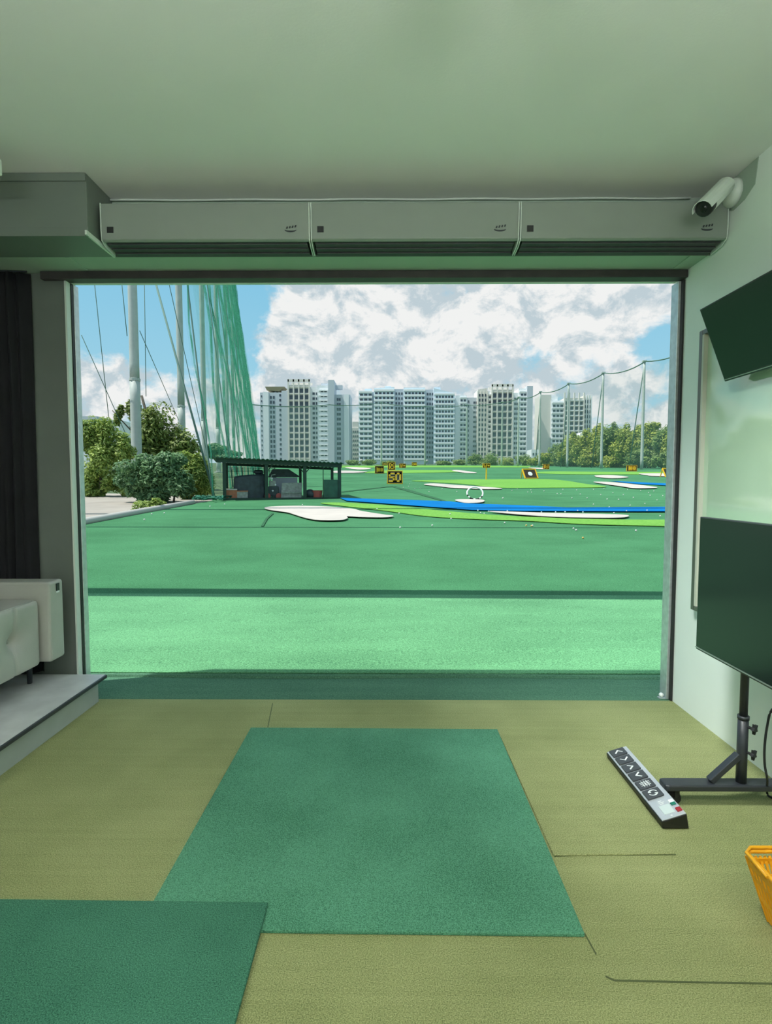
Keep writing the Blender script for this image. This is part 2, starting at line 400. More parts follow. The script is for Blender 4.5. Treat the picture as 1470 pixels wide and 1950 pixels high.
# duct box at the upper left
t = thing('duct_box', 'grey sheet metal duct box under the ceiling at left of the air curtains', 'duct', (-2.3, 3.03, 2.87))
MB().box((XL + .001, 3.03, 2.87), (-1.685, D0 - .001, ZC - .0005)).build('casing', M['duct'], t, bevel=.003)
MB().box((XL + .01, 3.018, 2.866), (-1.675, 3.0295, 2.916)).build('lower_lip', M['duct'], t, bevel=.002)
MB().box((XL + .01, 3.02, 3.165), (-1.685, 3.0295, 3.208)).build('upper_lip', M['duct'], t, bevel=.002)
MB().box((-1.684, 3.0, 2.866), (-1.673, D0 - .002, 2.89)).build('corner_trim', M['whitemet'], t)
# small cable clipped to the ceiling edge behind the units
cb = MB().tube([(x, D0 - .02 + .004 * math.sin(x * 9), ZC - .012) for x in [-1.7 + .1 * k for k in range(36)]], .006, 6)
tag(cb.build('ceiling_cable', M['whitemet'], smooth=True), 'thin pale cable running along the ceiling above the air curtains', 'cable')
# box at the left frame edge
q = P(4, 300, 2.72)
t = thing('ceiling_box', 'white box hanging under the ceiling at the upper left frame edge', 'box', (q.x - .12, 2.6, 2.93))
MB().box((q.x - .25, 2.5, P(4, 336, 2.72).z), (q.x, 2.72, 3.1)).build('housing', M['whitemet'], t, bevel=.006)
MB().box((q.x - .16, 2.58, 3.1), (q.x - .09, 2.64, ZC - .001)).build('hanger', M['whitemet'], t)

# ------------------------------------------------------------------ security camera
t = thing('security_camera', 'white bullet security camera on the right wall under the ceiling', 'security camera', (XR, 3.1, 3.12))
bc = Vector((XR - .001, 3.09, 3.12))
MB().lathe([(.075, 0), (.075, .02), (.06, .045), (.03, .055)], bc, 20, (-1, 0, 0)).build('mount_base', M['whitemet'], t, smooth=True)
p1 = P(1384, 353, 3.04); p0 = bc + Vector((-.05, 0, 0))
MB().tube([p0, p1], .028, 12).ball(p1, .034).build('arm_joint', M['whitemet'], t, smooth=True)
p2 = P(1339, 399, 2.9); ax = (p2 - p1).normalized()
MB().lathe([(.028, 0), (.042, .01), (.044, (p2 - p1).length - .06)], p1, 18, ax).build('body', M['whitemet'], t, smooth=True)
ln = (p2 - p1).length
lens = MB().lathe([(.043, ln - .0595), (.043, ln - .012), (.036, ln - .006)], p1, 18, ax).build('lens_hood', M['black'], t, smooth=True)
MB().lathe([(.018, ln - .006), (.012, ln - .001)], p1, 14, ax).build('lens', M['tv'], lens)
sx = ax.cross(Vector((0, 0, 1))).normalized(); sy = sx.cross(ax)
sh = MB(); a0, a1 = p1 + ax * .02, p1 + ax * (ln + .015)
pr = [(math.cos(a) * .05, math.sin(a) * .05) for a in [PI * k / 10 for k in range(11)]] + [(math.cos(a) * .047, math.sin(a) * .047) for a in [PI * (10 - k) / 10 for k in range(11)]]
sh.prism([a0 + sx * c + sy * s for c, s in pr], a1 - a0).build('sun_shield', M['whitemet'], t)
pts = [G(1300, 400, 3.0)]
pp = [(XR - .001, y, z) for y, z in [(2.9, 3.207), (2.92, 3.08), (3.0, 3.04), (3.1, 3.03), (3.16, 3.06), (3.2, 3.15), (3.2, 3.207)]]
tag(MB().prism(pp, (-.003, 0, 0)).build('filler_patch', M['soffit']), 'rough grey filler patch on the wall behind the security camera', 'patch')

# ------------------------------------------------------------------ board and screens on the right
t = thing('glossy_board', 'tall glossy pale green board in a bronze frame on the right wall', 'board', (XR, 2.9, .7))
y0, y1, z0, z1 = 1.5, 3.265, .735, 2.385
MB().box((XR - .03, y0, z0), (XR - .001, y1, z1)).build('panel', M['boardglass'], t)
MB().box((XR - .055, y1, z0 - .03), (XR - .001, y1 + .035, z1 + .03)).build('frame_side', M['bronze'], t, bevel=.004)
MB().box((XR - .055, y0 - .035, z0 - .03), (XR - .001, y0 - .001, z1 + .03)).build('frame_side', M['bronze'], t, bevel=.004)
MB().box((XR - .055, y1 - .018, z0), (XR - .03, y1 - .001, z1)).build('frame_lip', M['cream'], t)
MB().box((XR - .055, y0, z1), (XR - .001, y1 - .001, z1 + .03)).build('frame_top', M['bronze'], t, bevel=.004)
MB().box((XR - .055, y0, z0 - .03), (XR - .001, y1 - .001, z0)).build('frame_bottom', M['bronze'], t, bevel=.004)

# lower television on a wheeled stand
TX = 1.56
ya = PX(1333, 985, TX).y; zt = PX(1334, 984, TX).z; zb = PX(1330, 1238, TX).z; yb = ya - 1.29
t = thing('television', 'big black television on the wheeled stand at the right wall', 'television', (TX, (ya + yb) / 2, zb))
MB().box((TX, yb, zb), (TX + .03, ya, zt)).build('casing', M['tvbezel'], t, bevel=.003)
MB().box((TX - .002, yb + .008, zb + .016), (TX - .0002, ya - .008, zt - .006)).build('screen', M['tv'], t)
MB().box((TX - .004, yb, zb + .009), (TX - .0002, ya, zb + .014)).build('trim_strip', M['tvtrim'], t)
MB().box((TX + .031, yb + .3, zb + .12), (TX + .055, ya - .2, zt - .25)).build('rear_housing', M['tvbezel'], t, bevel=.01)
SX = 1.638
t = thing('tv_stand', 'black steel wheeled stand under the big television', 'stand', (SX, 2.07, 0))
for py in (2.41, 1.44):
    MB().tube([(SX, py, .42), (SX, py, 1.1)], .0175, 14).build('pole', M['blackmet'], t, smooth=True)
    sl = MB().tube([(SX, py, .1), (SX, py, .42)], .0225, 14).tube([(SX, py, .405), (SX, py, .421)], .025, 14).build('sleeve', M['blackmet'], t, smooth=True)
    for kz in (.375, .255):
        k = MB().tube([(SX + .01, py - .015, kz), (SX + .018, py - .036, kz)], .007, 8)
        c = Vector((SX + .022, py - .034, kz)); ax = Vector((.55, -.8, 0)).normalized(); bx = ax.cross(Vector((0, 0, 1)))
        st = []
        for j in range(10):
            a = 2 * PI * j / 10; r = .026 if j % 2 == 0 else .013; st.append(c + bx * (r * math.cos(a)) + Vector((0, 0, r * math.sin(a))))
        k.prism(st, ax * .014).build('knob', M['black'], sl, bevel=.002)
    pl = [(1.272, -.03), (1.287, -.036), (1.89, -.036), (1.89, .036), (1.287, .036), (1.272, .03)]
    fb = MB().prism([(x, py + y, .075) for x, y in pl], (0, 0, .03)).build('foot_bar', M['blackmet'], t, bevel=.008, seg=3)
    MB().bar((SX - .145, py, .11), (SX - .015, py, .235), .035, .025).build('brace', M['blackmet'], t, bevel=.003)
    for cx in (1.335, 1.85):
        w = MB().lathe([(.018, -.012), (.0325, -.01), (.0325, .01), (.018, .012)], (cx - .01, py - .0, .033), 18, (.35, .9, 0))
        w.box((cx - .012, py - .018, .035), (cx + .012, py + .018, .0749)).build('caster', M['black'], t, bevel=.002)
MB().box((SX - .048, 1.42, .9), (SX - .018, 2.44, .98)).build('mount_rail', M['blackmet'], t)
cd = [P(1500, 1330, 2.33), P(1470, 1352, 2.33), P(1461, 1382, 2.33), P(1456, 1420, 2.33), P(1456, 1455, 2.33), P(1461, 1485, 2.33)]
e = G(1472, 1520, .006); cd += [Vector((e.x - .02, e.y + .015, .03)), e, e + Vector((.12, -.05, 0))]
sp = []
for i in range(len(cd) - 1):
    a, b_, c_, d_ = cd[max(0, i - 1)], cd[i], cd[i + 1], cd[min(len(cd) - 1, i + 2)]
    for j in range(6):
        x = j / 6; sp.append(.5 * ((2 * b_) + (c_ - a) * x + (2 * a - 5 * b_ + 4 * c_ - d_) * x * x + (3 * b_ - a - 3 * c_ + d_) * x ** 3))
tag(MB().tube(sp + [cd[-1]], .005, 8).build('power_cord', M['black'], smooth=True), 'black power cord hanging in front of the stand at right edge', 'cord')
# upper tilted monitor
BX = 1.83
lo = PX(1380, 727, BX); YE = lo.y; up = P(1332, 590, YE)
t = thing('monitor', 'black monitor tilted downward high on the right wall', 'monitor', (BX, YE - .4, lo.z))
wv = Vector((0, -.78, 0)); nrm = (up - lo).cross(wv).normalized()
if nrm.x < 0: nrm = -nrm
MB().prism([lo, up, up + wv, lo + wv], nrm * .035).build('casing', M['tvbezel'], t, bevel=.003)
a = (up - lo).normalized()
MB().prism([lo + a * .018 + Vector((0, -.008, 0)), up - a * .008 + Vector((0, -.008, 0)), up - a * .008 + wv + Vector((0, .008, 0)), lo + a * .018 + wv + Vector((0, .008, 0))], -nrm * .0015).build('screen', M['tv'], t)
MB().prism([lo + a * .008, lo + a * .012, lo + a * .012 + wv, lo + a * .008 + wv], -nrm * .003).build('trim_strip', M['tvtrim'], t)
cm = (lo + up) / 2 + wv * .5 + nrm * .036
MB().bar(cm, (XR - .055, cm.y, cm.z + .02), .06, .05).box((XR - .0545, cm.y - .1, cm.z - .08), (XR - .031, cm.y + .1, cm.z + .12)).build('wall_bracket', M['blackmet'], t, bevel=.004)

# ------------------------------------------------------------------ foot console
t = thing('foot_console', 'silver topped black foot console with arrow buttons on the olive turf', 'console', (1.22, 2.5, 0))
cx0, cx1, cy0, cy1 = 1.170, 1.278, 2.21, 2.796
hz = lambda x: .040 + (x - cx0) / (cx1 - cx0) * .036
body = MB().prism([(cx0 + .012, cy0 + .012, .004), (cx1 + .018, cy0 + .012, .004), (cx1, cy0, hz(cx1)), (cx0, cy0, hz(cx0))], (0, cy1 - cy0, 0))
body.build('body', M['conbody'], t, bevel=.004)
def pan(x0, y0, x1, y1, l0, l1, nm_, m, par, bev=0.0):
    pts = [(x0, y0, hz(x0) + l0), (x1, y0, hz(x1) + l0), (x1, y1, hz(x1) + l0), (x0, y1, hz(x0) + l0)]
    return MB().prism(pts, (0, 0, l1 - l0)).build(nm_, m, par, bevel=bev)
pan(cx0 + .004, cy0 + .003, cx1 - .003, cy1 - .003, .0003, .004, 'top_plate', M['contop'], t, .001)
bs = .062; by = cy1 - .012
icon_z = .0135
def strokes(parent, c, segs, w=.007, name='icon'):
    m = MB()
    for (ax_, ay_), (bx_, by_) in segs:
        p = Vector((c[0] + ax_, c[1] + ay_, hz(c[0] + ax_) + icon_z)); q = Vector((c[0] + bx_, c[1] + by_, hz(c[0] + bx_) + icon_z))
        d = (q - p).normalized() * (w * .5); m.bar(p - d, q + d, w, .0008, (0, 0, 1))
    return m.build(name, M['white'], parent)
for k in range(6):
    yc = by - bs / 2 - k * .0745; xc = cx0 + .046
    b = pan(xc - .036, yc - .031, xc + .036, yc + .031, .0045, .013, 'button', M['conbtn'], t, .002)
    r = .016
    if k == 0: strokes(b, (xc, yc), [((-r, -r * .5), (0, r * .6)), ((0, r * .6), (r, -r * .5))])
    if k == 1: strokes(b, (xc, yc), [((-r, r * .5), (0, -r * .6)), ((0, -r * .6), (r, r * .5))])
    if k == 2: strokes(b, (xc, yc), [((-r * .6, r), (r * .5, 0)), ((r * .5, 0), (-r * .6, -r))])
    if k == 3: strokes(b, (xc, yc), [((r * .6, r), (-r * .5, 0)), ((-r * .5, 0), (r * .6, -r))])
    if k == 4:
        sg = []
        for o_ in (-.011, 0, .011): sg += [((o_, -.021), (o_, .021)), ((-.021, o_), (.021, o_))]
        strokes(b, (xc, yc), sg, .0032)
    if k == 5:
        sg = []
        for a0 in (.35, .35 + PI):
            an = [a0 + j * .33 for j in range(8)]
            for u, v in zip(an[:-1], an[1:]): sg.append(((.018 * math.cos(u), .018 * math.sin(u)), (.018 * math.cos(v), .018 * math.sin(v))))
            u = an[-1]; e_ = (.018 * math.cos(u), .018 * math.sin(u))
            sg.append((e_, (.010 * math.cos(u - .2), .010 * math.sin(u - .2))))
        strokes(b, (xc, yc), sg, .0052)
lcd = pan(cx0 + .028, cy0 + .028, cx0 + .072, cy0 + .085, .0042, .006, 'display', M['lcd'], t)
icon_z = .0048
strokes(t, (cx0 + .05, cy0 + .105), [((-.008, -.01), (.004, -.01)), ((-.008, 0), (.010, 0)), ((-.008, .01), (.004, .01))], .004, 'print_mark')
strokes(t, (cx0 + .05, cy0 + .015), [((-.001, 0), (.001, 0))], .006, 'indicator')
pan(cx1 - .030, cy0 + .085, cx1 - .010, cy0 + .105, .0042, .009, 'white_key', M['white'], t, .001)
pan(cx1 - .030, cy0 + .068, cx1 - .010, cy0 + .084, .0042, .009, 'green_key', M['greenkey'], t, .001)
pan(cx1 - .028, cy0 + .022, cx1 - .008, cy0 + .046, .0042, .010, 'red_key', M['redkey'], t, .001)

# ------------------------------------------------------------------ yellow basket
t = thing('shopping_basket', 'yellow plastic basket with slotted sides on the floor at right edge', 'basket', (1.38, 1.645, 0))
bx0, bx1, by0, by1, bh = 1.238, 1.52, 1.50, 1.79, .215
def ring(f, z, th=0.0):
    i = .055 * (1 - f) + th
    return [(bx0 + i, by0 + i, z), (bx1 - i, by0 + i, z), (bx1 - i, by1 - i, z), (bx0 + i, by1 - i, z)]
R = lambda z: ring(z / bh, z)
bb = MB(); bb.prism(ring(0, .002), (0, 0, .004)); bb.build('base', M['basket'], t)
side = MB()
for z in (.012, .075, .14, .185):
    q = R(z)
    for i in range(4): side.bar(q[i], q[(i + 1) % 4], .004, .010 if z < .18 else .02)
for i in range(4):
    a0, b0 = [Vector(p) for p in (R(.004)[i], R(.004)[(i + 1) % 4])]; a1, b1 = [Vector(p) for p in (R(.2)[i], R(.2)[(i + 1) % 4])]
    n = 17 if i % 2 == 0 else 13
    for k in range(n + 1):
        f = k / n; side.bar(a0.lerp(b0, f), a1.lerp(b1, f), .0085, .004, (1, 0, 0) if i % 2 else (0, 1, 0))
side.build('slotted_wall', M['basket'], t)
rm = MB(); q = ring(1, bh)
def rrect(pts, r, n=5):
    out = []
    for i in range(4):
        p = Vector(pts[i]); a = (Vector(pts[i - 1]) - p).normalized(); b = (Vector(pts[(i + 1) % 4]) - p).normalized()
        for j in range(n + 1):
            f = j / n; out.append((p + a * r) * (1 - f) ** 2 + p * 2 * f * (1 - f) + (p + b * r) * f ** 2)
    return out
rm.tube(rrect(q, .03), .008, 8, closed=True).build('rim', M['basket'], t, smooth=True)
for s, off in ((0, -.012), (1, -.0)):
    yy = by0 + .145 + (.02 if s else -.02)
    hp = [(bx0 - .008, yy, bh), (bx0 - .010, yy + (.10 if s else -.10), bh + .012), (bx0 + .02, yy + (.125 if s else -.125), bh + .013),
          (bx1 - .02, yy + (.125 if s else -.125), bh + .013), (bx1 + .01, yy + (.10 if s else -.10), bh + .012), (bx1 + .008, yy, bh)]
    MB().tube(hp, .006, 8).build('handle', M['basket'], t, smooth=True)

# ------------------------------------------------------------------ sofa on the platform
t = thing('sofa', 'grey leather sofa with a tufted seat front on the raised platform', 'sofa', (-2.5, 2.5, .19))
def cushion(x0, x1, y0, y1, z0, z1, r, dim=()):
    """rounded block: superellipsoid-like shell from a subdivided box, with tuft dimples on its +X side"""
    m = MB(); n1, n2 = 56, 30
    c = Vector(((x0 + x1) / 2, (y0 + y1) / 2, (z0 + z1) / 2)); hs = Vector(((x1 - x0) / 2, (y1 - y0) / 2, (z1 - z0) / 2))
    bm = bmesh.new()
    def face(ax, sg, nu, nv):
        i, j = [k for k in range(3) if k != ax]; g = []
        for a in range(nu + 1):
            row = []
            for b in range(nv + 1):
                p = Vector((0, 0, 0)); p[ax] = sg * hs[ax]; p[i] = (2 * a / nu - 1) * hs[i]; p[j] = (2 * b / nv - 1) * hs[j]
                inn = Vector([max(-hs[k] + r, min(hs[k] - r, p[k])) for k in range(3)]); d = p - inn
                if d.length > 1e-6: p = inn + d.normalized() * r
                p = p + c
                if ax == 0 and sg > 0:
                    for (dy, dz) in dim:
                        dd = math.hypot(p.y - dy, (p.z - dz)); p.x -= .035 * math.exp(-(dd / .035) ** 2) + .026 * math.exp(-(dd / .09) ** 2)
                        p.x -= .010 * math.exp(-((p.y - dy) / .009) ** 2)
                row.append(bm.verts.new(p))
            g.append(row)
        for a in range(nu):
            for b in range(nv): bm.faces.new((g[a][b], g[a + 1][b], g[a + 1][b + 1], g[a][b + 1]))
    face(0, 1, 170, 34); face(0, -1, 40, 20)
    face(1, 1, 14, 20); face(1, -1, 14, 20); face(2, 1, 14, 60); face(2, -1, 14, 60)
    bmesh.ops.remove_doubles(bm, verts=bm.verts, dist=.0005)
    vs = [v.co.copy() for v in bm.verts]; bm.verts.index_update(); fs = [tuple(v.index for v in f.verts) for f in bm.faces]; bm.free()
    return m.add(vs, fs)
tz = .56
seat = cushion(-2.84, -2.195, 1.2, 3.278, .345, .772, .035, [(3.055 - .52 * k, tz) for k in range(4)]).build('seat', M['leather'], t, smooth=True)
for k in range(4): MB().ball((-2.249, 3.055 - .52 * k, tz), .011, 10, 6, (.5, 1, 1)).build('tuft_button', M['leather'], seat, smooth=True)
MB().tube([(-2.212, 3.23 - .1 * k, .764) for k in range(20)], .003, 6).build('piping', M['leather'], seat, smooth=True)
MB().box((-2.88, 3.295, .355), (-2.148, 3.445, .868)).build('armrest', M['leather'], t, bevel=.02, seg=4, smooth=False)
MB().box((-2.93, 1.2, .36), (-2.842, 3.292, 1.0)).build('backrest', M['leather'], t, bevel=.02, seg=4)
for lx, ly in ((-2.35, 3.38), (-2.8, 3.38), (-2.35, 1.3), (-2.8, 1.3)):
    MB().tube([(lx, ly, .1875), (lx, ly, .36)], [.014, .02], 10).build('leg', M['blackmet'], t, smooth=True)
tg = MB().box((-2.1475, 3.365, .80), (-2.1425, 3.395, .848)).build('fabric_tag', M['black'], t); tg['label'] = 'small black tag on the end of the armrest'
MB().box((-2.1475, 3.368, .788), (-2.1435, 3.393, .7995)).build('tag_edge', M['white'], tg)

# curtain gathered in the left corner
cp = []
n = 150
for k in range(n):
    f = k / (n - 1)
    x = -2.375 - .55 * f; y = 3.555 - .06 * min(1, f * 2.2)
    w = math.sin(f * 52) * .016 + math.sin(f * 23 + 1) * .008
    cp.append((x, y + w * (0.8 + .2 * f)))
mcur = MB(); zs = [.20 + (2.868 - .2) * j / 24 for j in range(25)]
vs = []; fs = []
for j, z in enumerate(zs):
    sw = 1 + .25 * math.sin(j * .4)
    for k, (x, y) in enumerate(cp): vs.append((x - .006 * math.sin(j * .21 + k * .05), y + .006 * math.sin(k * .5 + j * .1), z))
for j in range(24):
    for k in range(n - 1): fs.append((j * n + k, j * n + k + 1, (j + 1) * n + k + 1, (j + 1) * n + k))
t = thing('curtain', 'black curtain gathered in the left corner behind the grey sofa', 'curtain', (-2.7, 3.55, .2))
mcur.add(vs, fs).build('drape', M['curtain'], t, smooth=True, solid=.004)
MB().tube([(-2.37, 3.53, 2.872), (-2.94, 3.49, 2.872)], .006, 8).build('curtain_rail', M['blackmet'], t)
# small white peg at the foot of the right jamb
q = G(1258, 1323, .02)
t = thing('door_stop', 'tiny white peg at the foot of the right jamb', 'peg', (q.x, D1 + .05, 0))
MB().box((q.x - .02, D1 + .03, 0), (q.x + .03, D1 + .06, .006)).build('plate', M['alu'], t)
MB().ball((q.x, D1 + .045, .022), .016).build('knob', M['white'], t, smooth=True)

# ------------------------------------------------------------------ added lamps, out of view (above and behind the viewer)
M['added_glow'] = emit('added_lamp_diffuser', (.95, 1, .92), 6.0)
# added ceiling spot, unseen, to brighten the right wall
t = thing('added_spot_lamp', 'added white ceiling spot lamp brightening the right wall', 'lamp', (.3, 1.6, ZC - .04))
WSH = (.3, 1.6, ZC - .16); WDIR = Vector((1.94, 3.0, .15)) - Vector(WSH)
MB().box((.1, 1.57, ZC - .03), (.5, 1.63, ZC - .0005)).build('rail', M['whitemet'], t)
MB().tube([(.3, 1.6, ZC - .03), (.3, 1.6, ZC - .11)], .012, 8).build('stem', M['whitemet'], t)
MB().lathe([(.05, -.10), (.055, -.09), (.07, .02), (.066, .021), (.055, -.03)], WSH, 20, WDIR).build('housing', M['whitemet'], t, smooth=True)

# added hanging uplights, unseen behind the viewer, to brighten the bay
ADDED_UPS = [(-1.1, -.3, 'added white hanging uplight lamp, unseen at the rear left of the bay'), (.9, -.3, 'added white hanging uplight lamp, unseen at the rear right of the bay')]
for lx, ly, lb in ADDED_UPS:
    t = thing('added_hanging_lamp', lb, 'lamp', (lx, ly, 2.55), 0, 'added hanging lamps of the bay')
    MB().box((lx - .6, ly - .1, 2.50), (lx + .6, ly + .1, 2.548)).build('housing', M['whitemet'], t, bevel=.005)
    MB().box((lx - .57, ly - .08, 2.5485), (lx + .57, ly + .08, 2.552)).build('diffuser', M['added_glow'], t)
    for k in (-.5, .5): MB().tube([(lx + k, ly, 2.548), (lx + k, ly, ZC - .001)], .003, 6).build('cable', M['blackmet'], t)

# ================================================================== outside: the driving range
def slope_poly(pts, lift, thick):
    out = []
    for u, v in pts:
        p = F(u, v); p.z = fz(p.y) + lift; out.append(p)
    return MB().prism(out, (0, 0, thick))
LEFT = [(-8.75, FY0), (-8.06, 14.1), (-7.42, 23.0), (-10.2, 35), (-16.8, 65), (-26.9, 110), (-29, 116)]
fp = [Vector((x, y, fz(y))) for x, y in LEFT] + [Vector((x, y, fz(y))) for x, y in [(-20, 190), (60, 210), (95, 190), (70, 60), (40, FY0)]]
struct('field', MB().prism([p - Vector((0, 0, .3)) for p in fp], (0, 0, .3)), M['field'])
struct('near_turf_brightened', MB().prism([(-8.7, FY0 + .001, .002), (41, FY0 + .001, .002), (41, 6.15, fz(6.15) + .002), (-8.6, 6.6, fz(6.6) + .002)], (0, 0, .006)), M['nearfield_brightened'])  # laid over the field; the near brightness is painted in its colour
struct('outer_ledge', MB().box((-9, D1 + .001, -.3), (12, FY0 - .002, -.002)), M['ledge'])
lp = [(x, FY0 - .05 + .012 * math.sin(x * 2.1)) for x in [-9 + .35 * k for k in range(61)]]
struct('ledge_roll', MB().tube([(x, y - .02, .0) for x, y in lp], .022, 8), M['ledge'])
struct('distant_ground', MB().prism([(-260, 10, fz(10) - .45), (260, 10, fz(10) - .45), (330, 480, fz(480) - .45), (-330, 480, fz(480) - .45)], (0, 0, .1)), M['ground'])
struct('paving', MB().prism([(-24, 4, fz(4) - .25), (-8.5, 4, fz(4) - .25), (-7.5, 27, fz(27) - .25), (-30, 34, fz(34) - .25)], (0, 0, .1)), M['pave'])

def patch(name, label, cat, pts, m, lift, group, n=5):
    sp = [(p.x, p.y) for p in smooth_poly([(a, b, 0) for a, b in pts], n)] if n else pts
    o = slope_poly(sp, lift, .012).build(name, m); return tag(o, label, cat, group)
GB, GL, GW = 'pale bunker mats on the range', 'lime green strips on the range', 'blue water mats on the range'
patch('lime_strip', 'long lime green strip curving right behind the near pale bunker', 'turf strip',
      [(610, 959.5), (650, 958.5), (733, 963.5), (840, 974), (950, 983), (1080, 989), (1195, 991.5), (1340, 993), (1340, 1007), (1273, 1004), (1117, 1000), (1000, 993.5), (912, 990.5), (817, 985), (733, 974), (650, 964.5)], M['lime'], .02, GL)
patch('lime_strip', 'broad lime green strip in mid range with the pole sign on it', 'turf strip',
      [(784, 916), (864, 914), (1000, 913), (1045, 913.2), (1081, 916.5), (1117, 922.5), (1152, 926.8), (1140, 929), (1050, 929.5), (950, 929.5), (890, 923), (829, 919)], M['lime'], .02, GL)
patch('lime_strip', 'thin lime green strip behind the number 50 sign', 'turf strip',
      [(695, 899.5), (740, 896), (864, 895.8), (880, 898), (859, 899.8), (721, 901.5)], M['lime'], .025, GL)
patch('lime_strip', 'farthest lime green strip along the end of the range', 'turf strip',
      [(640, 887), (800, 886.6), (1010, 887.2), (1010, 890.3), (800, 890.2), (640, 890.8)], M['lime'], .03, GL, 0)
patch('lime_strip', 'lime green strip in front of the net poles at right', 'turf strip',
      [(1018, 900.5), (1050, 898), (1160, 899), (1340, 899.5), (1340, 904.5), (1200, 904), (1117, 904), (1057, 903.2)], M['lime'], .025, GL)
patch('water_mat', 'blue mat band crossing the range beyond the near lime strip', 'water mat',
      [(648, 950), (678, 951.3), (760, 953.5), (857, 957), (888, 961), (1000, 965), (1081, 969), (1274, 967.6), (1340, 967.2), (1340, 976.3), (1200, 976.3), (1000, 975.6), (900, 973.5), (828, 968), (721, 960), (660, 955.5)], M['blue'], .04, GW, 0)
patch('water_mat', 'short blue mat at right beyond the pale bunker by the jamb', 'water mat',
      [(1160, 916.8), (1275, 922), (1340, 923.5), (1340, 927.5), (1275, 926), (1212, 922.5)], M['blue'], .04, GW, 0)
bunk = [
 ('big pale bunker mat with a scalloped edge, nearest to the bay', [(503, 970), (520, 967.3), (570, 966), (630, 967.8), (672, 972), (690, 976.5), (730, 983), (749, 985.5), (735, 988.5), (692, 988), (662, 986.5), (662, 990), (652, 993.5), (625, 994.3), (600, 993), (578, 988.5), (558, 982), (545, 978.3), (515, 974)]),
 ('long thin pale bunker mat on the near lime strip at right', [(932, 977), (950, 976.8), (1045, 979.8), (1150, 982.2), (1190, 983.7), (1197, 986), (1183, 989), (1130, 989.3), (1057, 987.5), (985, 982.5)]),
 ('small pale bunker mat touching the blue band below the hoop', [(867, 955.2), (876, 953), (918, 953.8), (918, 958.8), (888, 960.2)]),
 ('long pale bunker mat just behind the hoop', [(807, 924), (826, 922), (878, 925.8), (954, 931.2), (931, 933.2), (864, 930.5), (831, 927)]),
 ('faint pale bunker mat at left, farthest behind the hut', [(657, 891.2), (672, 890), (707, 892.2), (686, 894.8)]),
 ('pale bunker mat at left next to the hut roof end', [(636, 897.5), (655, 896.8), (674, 897.2), (700, 899.2), (674, 901.2), (636, 901)]),
 ('pale sliver bunker mat left of the pole sign', [(861, 897), (874, 896), (908, 901), (886, 901.2)]),
 ('oval pale bunker mat at right below the number 100 sign', [(1133, 906.6), (1164, 905.8), (1197, 909.8), (1169, 912), (1140, 910)]),
 ('pale bunker mat at the right jamb level with the right sign', [(1216, 903.2), (1240, 902.2), (1340, 903.2), (1340, 909), (1248, 907.8), (1232, 906)]),
 ('pale bunker mat in front of the short blue mat at right', [(1130, 919.6), (1164, 919.8), (1212, 924.6), (1252, 930.5), (1212, 931.8), (1183, 928)]),
 ('thin pale bunker mat left of the number 125 sign', [(1006, 891), (1032, 891.6), (1036, 893.9), (1016, 892.8)])]
for i, (lb, pts) in enumerate(bunk): patch('bunker_mat', lb, 'bunker mat', pts, M['sand'], .045 if i < 4 else .06, GB)
GD = 'dark strips in the range turf'
for lb, pts in (('dark turf strip running from the hut corner towards the number 50 sign', [(650, 936.5), (735, 926.8), (755, 926.2), (755, 927.4), (735, 928.3), (650, 938.2)]),
                ('dark turf strip curving from the number 50 sign to the blue band', [(752, 926.6), (790, 936), (845, 953), (852, 956), (846, 956), (782, 938), (748, 928)]),
                ('dark turf strip beside the big pale bunker', [(497, 1003), (506, 988), (518, 978), (521, 979), (510, 989), (502, 1003)])):
    patch('dark_turf_strip', lb, 'turf joint', pts, M['dark_turf'], .012, GD, 0)  # thin strips darker than the turf around them

# white kerb pipe along the left edge of the turf
kp = [(-8.72, 5), (-8.06, 14.1), (-7.9, 17), (-7.62, 20.5)]
tag(MB().tube([(x, y, fz(y) + .06) for x, y in kp], .10, 10).build('kerb_pipe', mat('white_kerb', (.42, .42, .39), .7), smooth=True), 'white kerb pipe along the left edge of the range turf', 'kerb')

# overhead beam and cables of the building front (above the frame; they shade the turf)
struct('canopy_beam', MB().bar((-14, 6.15, 5.2), (14, 5.62, 5.2), .40, .3), M['brown'])
for y0, z, w, dy in ((12.35, 8.6, .11, .45), (16.7, 11.0, .26, -.3)):
    struct('canopy_cable', MB().bar((-24, y0, z), (30, y0 - dy, z), w, w), M['blackmet'])

